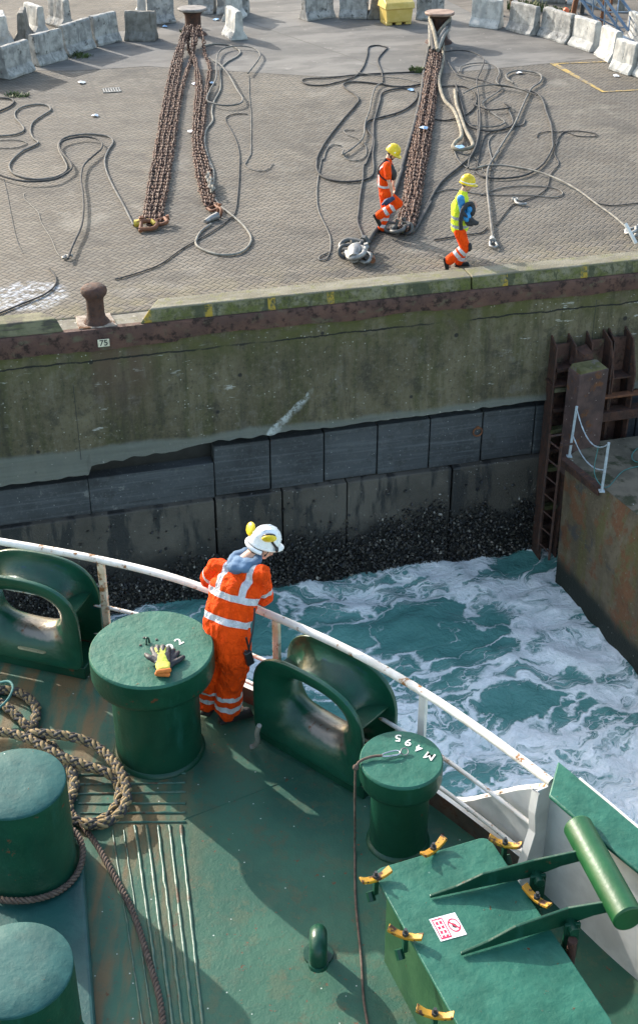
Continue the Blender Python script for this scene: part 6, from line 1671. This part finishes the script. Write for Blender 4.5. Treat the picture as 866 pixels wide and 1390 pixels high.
# radio hanging at his right side
rc = PY(338,893,7.97)
rdo = empty('hand_radio', rc); tag(rdo, 'black handheld radio hanging on a strap at the right hip of the leaning worker', 'radio')
rdo.rotation_euler = (0, -.18, .6)
mb = MB(); mb.box((0,0,0),(.062,.04,.13)); mb.build('case', MT['black_plastic'], rdo, bevel=.008)
mb = MB(); mb.tube([V((.018,0,.06)),V((.018,0,.20))], .008, 8); mb.build('antenna', MT['black_plastic'], rdo)
mb = MB(); mb.tube([V((-.012,0,.06)),V((-.012,0,.085))], .009, 8); mb.build('knob', MT['black_steel'], rdo)
RI = (Matrix.Translation(rc) @ rdo.rotation_euler.to_matrix().to_4x4()).inverted()
mb = MB(); mb.tube(spline([RI @ (rc+V((0,0,.06))), RI @ PY(344,850,8.02), RI @ PY(346,825,8.08)], 5), .007, 6); mb.build('strap', MT['black_cloth'], rdo)
# ------------------------------------------------------------------ bending worker on the quay, yellow helmet, orange shirt
f0 = gz(519, 316, 0); Y = f0.y
J = dict(pel=PY(522,258,Y), wst=PY(521.5,249,Y), che=PY(523.5,231,Y), nck=PY(526.5,217.5,Y), head=PY(532,208.5,Y),
         shl=PY(528,223,Y+.17), shr=PY(525.5,224.5,Y-.19), elbl=PY(535,240,Y+.2), elbr=PY(527,244,Y-.25), wril=PY(534,252,Y+.12), wrir=PY(532.5,263,Y-.26),
         hipl=PY(521,262,Y+.10), hipr=PY(523,262.5,Y-.10), knel=PY(524,287,Y+.08), kner=PY(541,276.5,Y-.12), ankl=PY(519,309.5,Y+.06), ankr=PY(513.5,293,Y-.12))
J['toel'] = J['ankl']+V((.2,-.03,-.0)); J['toer'] = J['ankr']+V((.09,-.0,-.17))
dirs = dict(hdl=V((.2,-.3,-.9)), hnl=V((-.5,-.3,0)), hdr=V((-.1,0,-1)), hnr=V((-1,.2,.1)))
b1 = V((f0.x, f0.y, .0)); J = {q: v for q, v in J.items()}
root, K, rt, fr = mk('bearded worker in orange and yellow helmet, one knee raised, beside the right chain', b1, J, dirs, (.80,-.25,-.50), 0, None)
mb = MB(); mb.cap(K['pel'], K['wst']+V((0,0,.02)), .16, .15, 16, .74, rt)
for q in 'lr': limbs(mb, [K['hip'+q], K['kne'+q], K['kne'+q].lerp(K['ank'+q],.97)], [(.108,.088),(.086,.09)])
LS = (K['ankr']-K['kner']).length
melt(mb, 'trousers', MT['orange'], root, .012, 4, .010, (9,9,4), stripes(K, rt, legs=[LS*.30, LS*.62], w=.065))
mb = MB(); mb.cap(K['wst']+V((0,0,-.05)), K['che'], .165, .195, 16, .78, rt); mb.cap(K['che'], K['nck']+V((0,0,-.0)), .185, .10, 16, .74, rt)
for q in 'lr': limbs(mb, [K['che'].lerp(K['nck'],.5), K['sh'+q], K['sh'+q].lerp(K['elb'+q],.82)], [(.08,.08),(.078,.072)])
melt(mb, 'shirt', MT['orange'], root, .012, 4, .009, (9,9,5), stripes(K, rt, arms=[], torso=[.10], braces=(.105,.10), w=.05))
# slim life vest straps
mb = MB(); up = (K['nck']-K['wst']).normalized(); fw = up.cross(rt)*-1
if fw.x < 0: fw = -fw
C = K['che']
for s_ in (-1, 1):
    mb.tube(spline([C+rt*.12*s_+up*.02-fw*.13-up*.12, C+rt*.115*s_-fw*.13+up*.06, K['nck']+rt*.085*s_-fw*.02, C+rt*.10*s_+fw*.14+up*.06, C+rt*.08*s_+fw*.165-up*.1], 5), .03, 8, flat=.45)
    mb.tube(spline([C+rt*.12*s_-fw*.13-up*.05, C+rt*.19*s_-fw*.04-up*.14, C+rt*.14*s_+fw*.12-up*.2], 5), .022, 8, flat=.5)
mb.tube(spline([K['nck']+rt*.085-fw*.03, K['nck']-fw*.08, K['nck']-rt*.085-fw*.03], 5), .04, 8)
mb.ball(C+fw*.165-up*.06, (.07,.07,.12), 10)
mb.build('life_vest', MT['black_cloth'], root, smooth=60)
rd, fd, ud = fr; R = Matrix((rd, fd, ud)).transposed()
mb = MB(); mb.ball(K['head']+ud*.012-fd*.02, (.082,.088,.085), 12, R=R); mb.ball(K['head']+fd*.045-ud*.075, (.05,.045,.045), 10, R=R); mb.ball(K['head']+fd*.02-ud*.05, (.07,.05,.045), 10, R=R)
melt(mb, 'hair', MT['hair'], root, .009, 2)
h, M = helmet(K['head'], fr, root, MT['yellow_plastic'], .05, 1.08)
mb = MB(); mb.box(M @ V((.102,.035,.052)), (.012,.05,.03), R=M.to_3x3() @ Matrix.Rotation(-.35, 3, 'Y')); mb.build('decal', MT['white_plastic'], h, bevel=.003)
hl_ = b1+K['wrir']+V((-.06,-.03,-.13))
gl2 = empty('bundled_gloves', hl_); tag(gl2, 'dark blue bundle of gloves held in the lowered hand of the bearded worker', 'gloves')
mb = MB(); mb.cap(V((.08,0,.05)), V((-.07,-.01,-.03)), .045, .06, 10, .7, V((0,0,1))); mb.cap(V((-.02,-.03,.03)), V((-.13,-.02,-.07)), .035, .03, 10); mb.cap(V((0,.02,.0)), V((-.06,.02,-.10)), .03, .025, 8)
mb2 = melt(mb, 'fabric', plain('navy_glove_fabric', (.03,.045,.11), .7, bump=.3), gl2, .012, 3, .008, (20,20,20))
# ------------------------------------------------------------------ worker in the yellow vest
f0 = gz(621, 363, 0); Y = f0.y
J = dict(pel=PY(624,308,Y), wst=PY(624,299,Y), che=PY(625,279,Y), nck=PY(628,262,Y), head=PY(633.5,251,Y),
         shl=PY(630,268,Y+.18), shr=PY(625,269.5,Y-.19), elbl=PY(634,290,Y+.22), elbr=PY(629,293,Y-.24), wril=PY(644,281,Y+.10), wrir=PY(643,285,Y-.16),
         hipl=PY(624,312,Y+.10), hipr=PY(623,312,Y-.10), knel=PY(630,337,Y+.08), kner=PY(631.5,336,Y-.12), ankl=PY(622,358,Y+.08), ankr=PY(608.5,354,Y-.12))
J['ankl'].z = .09; J['toel'] = J['ankl']+V((.2,.03,0)); J['toer'] = J['ankr']+V((.045,-.0,-.2))
dirs = dict(hdl=V((.3,-.5,.8)), hnl=V((-.8,-.3,.1)), hdr=V((.35,.3,.9)), hnr=V((-.6,.7,0)))
b2_ = V((f0.x, f0.y, 0))
root, K, rt, fr = mk('worker in yellow vest and yellow helmet walking along the quay edge with a bundle', b2_, J, dirs, (.90,-.10,-.22), 0, None)
mb = MB(); mb.cap(K['pel'], K['wst']+V((0,0,.02)), .165, .155, 16, .74, rt)
for q in 'lr': limbs(mb, [K['hip'+q], K['kne'+q], K['kne'+q].lerp(K['ank'+q],.97)], [(.112,.09),(.088,.092)])
LS = (K['ankr']-K['kner']).length
melt(mb, 'trousers', MT['orange'], root, .012, 4, .010, (9,9,4), stripes(K, rt, legs=[LS*.22, LS*.50], w=.07))
mb = MB()
for q in 'lr':
    k_ = K['kne'+q]; mb.ball(k_+V((.075,-.03 if q == 'r' else 0,.02)), (.045,.06,.09), 10)
melt(mb, 'knee_patch', MT['black_cloth'], root, .012, 2)
mb = MB(); mb.cap(K['wst'], K['che'], .14, .165, 14, .7, rt); mb.cap(K['che'], K['nck'], .15, .07, 14, .68, rt)
for q in 'lr': limbs(mb, [K['che'].lerp(K['nck'],.5), K['sh'+q], K['elb'+q], K['elb'+q].lerp(K['wri'+q],.8)], [(.07,.07),(.07,.06),(.058,.045)])
melt(mb, 'fleece', MT['blue_cloth'], root, .012, 4, .008, (9,9,6))
mb = MB(); mb.cap(K['wst']+V((0,0,-.12)), K['che'], .20, .205, 18, .84, rt); mb.cap(K['che'], K['nck']+V((0,0,-.01)), .20, .11, 18, .78, rt); mb.cap(K['che'].lerp(K['nck'],.5)-rt*.16, K['che'].lerp(K['nck'],.5)+rt*.16, .10, .10, 12)
def vs_(p):
    ax = (K['nck']-K['pel']); ax.normalize(); h = (p-K['pel']).dot(ax); s_ = .2
    for t in (.055, .215): s_ = min(s_, abs(h-t)-.028)
    return s_
melt(mb, 'vest', MT['yellow_vis'], root, .012, 4, .008, (9,9,5), vs_)
mb = MB(); bc = K['che']-rt*-.0+V((-.175,-.02,.02))
for i in range(4): mb.box(bc+V((-.012,-.09+.06*i,.03)), (.01,.042,.035))
rd, fd, ud = fr; R = Matrix((rd, fd, ud)).transposed()
mb = MB(); mb.ball(K['head']+ud*.02-fd*.02, (.079,.09,.083), 12, R=R); melt(mb, 'hair', plain('short_grey_hair', (.16,.13,.11), .8), root, .009, 2)
h, M = helmet(K['head'], fr, root, MT['yellow_plastic'], .06, 1.08)
mb = MB(); mb.tube([M @ V((.1165*math.cos(a), .1425*math.sin(a), .03)) for a in [math.radians(q) for q in range(-70, 75, 8)]], .009, 6, flat=1); mb.build('reflective_band', MT['white_plastic'], h, smooth=60)
bu = b2_+K['che']+V((.13,-.20,-.06))
bd = empty('folded_life_jacket', bu); tag(bd, 'black and blue bundled life jacket held against the chest by the yellow vest worker', 'life jacket')
mb = MB(); mb.tube(spline([V((-.13,-.09,-.30)),V((-.15,-.12,-.1)),V((-.12,-.12,.10)),V((-.03,-.08,.19)),V((.05,-.02,.16)),V((.07,.0,.02))],5), .04, 10); mb.ball(V((.05,-.01,.05)), (.08,.09,.13), 10); mb.ball(V((.03,-.05,-.16)), (.10,.08,.09), 10); mb.cap(V((.06,-.04,-.17)), V((.16,-.02,-.20)), .055, .045, 10); mb.cap(V((-.10,-.12,.02)), V((.04,-.1,-.12)), .03, .035, 10)
melt(mb, 'black_cover', MT['black_cloth'], bd, .012, 3, .008, (20,20,20))
mb = MB(); mb.ball(V((-.03,-.085,-.06)), (.075,.06,.10), 10); mb.ball(V((.0,-.08,.08)), (.06,.05,.06), 10); melt(mb, 'blue_lining', plain('bright_blue_fabric', (.02,.20,.45), .6, bump=.2), bd, .012, 3, .006, (20,20,20))
mb = MB()
# ================================================================== LIGHT, AIR, CAMERA
EL = math.radians(25); LD = V((.70*math.cos(EL), -.714*math.cos(EL), -math.sin(EL)))
sun = bpy.data.lights.new('sun', 'SUN'); sun.energy = 2.7; sun.angle = math.radians(.53); sun.color = (1, .945, .87)
so = bpy.data.objects.new('sun', sun); COL.objects.link(so); so.rotation_euler = LD.to_track_quat('-Z', 'Y').to_euler(); so.location = (-20, 40, 40)
w = bpy.data.worlds.new('World'); SC.world = w; w.use_nodes = True
nt = w.node_tree; sk_ = nt.nodes.new('ShaderNodeTexSky'); sk_.sky_type = 'NISHITA'; sk_.sun_disc = False
sk_.sun_elevation = EL; sk_.sun_rotation = math.atan2(-.70, .714); sk_.air_density = 1.35; sk_.dust_density = 2.5; sk_.ozone_density = .6
bgn = nt.nodes['Background']; bgn.inputs['Strength'].default_value = .15; nt.links.new(sk_.outputs[0], bgn.inputs['Color'])
cam = bpy.data.cameras.new('camera'); co_ = bpy.data.objects.new('camera', cam); COL.objects.link(co_); SC.camera = co_
co_.location = (0, 0, CAMH); co_.rotation_euler = (math.radians(90)-PITCH, 0, 0)
cam.sensor_fit = 'VERTICAL'; cam.sensor_height = 36.0; cam.lens = 36.0*F/1390.0; cam.shift_y = -(695-CY)/1390.0
cam.clip_start = .1; cam.clip_end = 2000
vs0 = SC.view_settings; vs0.view_transform = 'Standard'; vs0.look = 'None'; vs0.exposure = 1.5; vs0.gamma = 1.0; vs0.use_curve_mapping = False
SC.cycles.max_bounces = 6
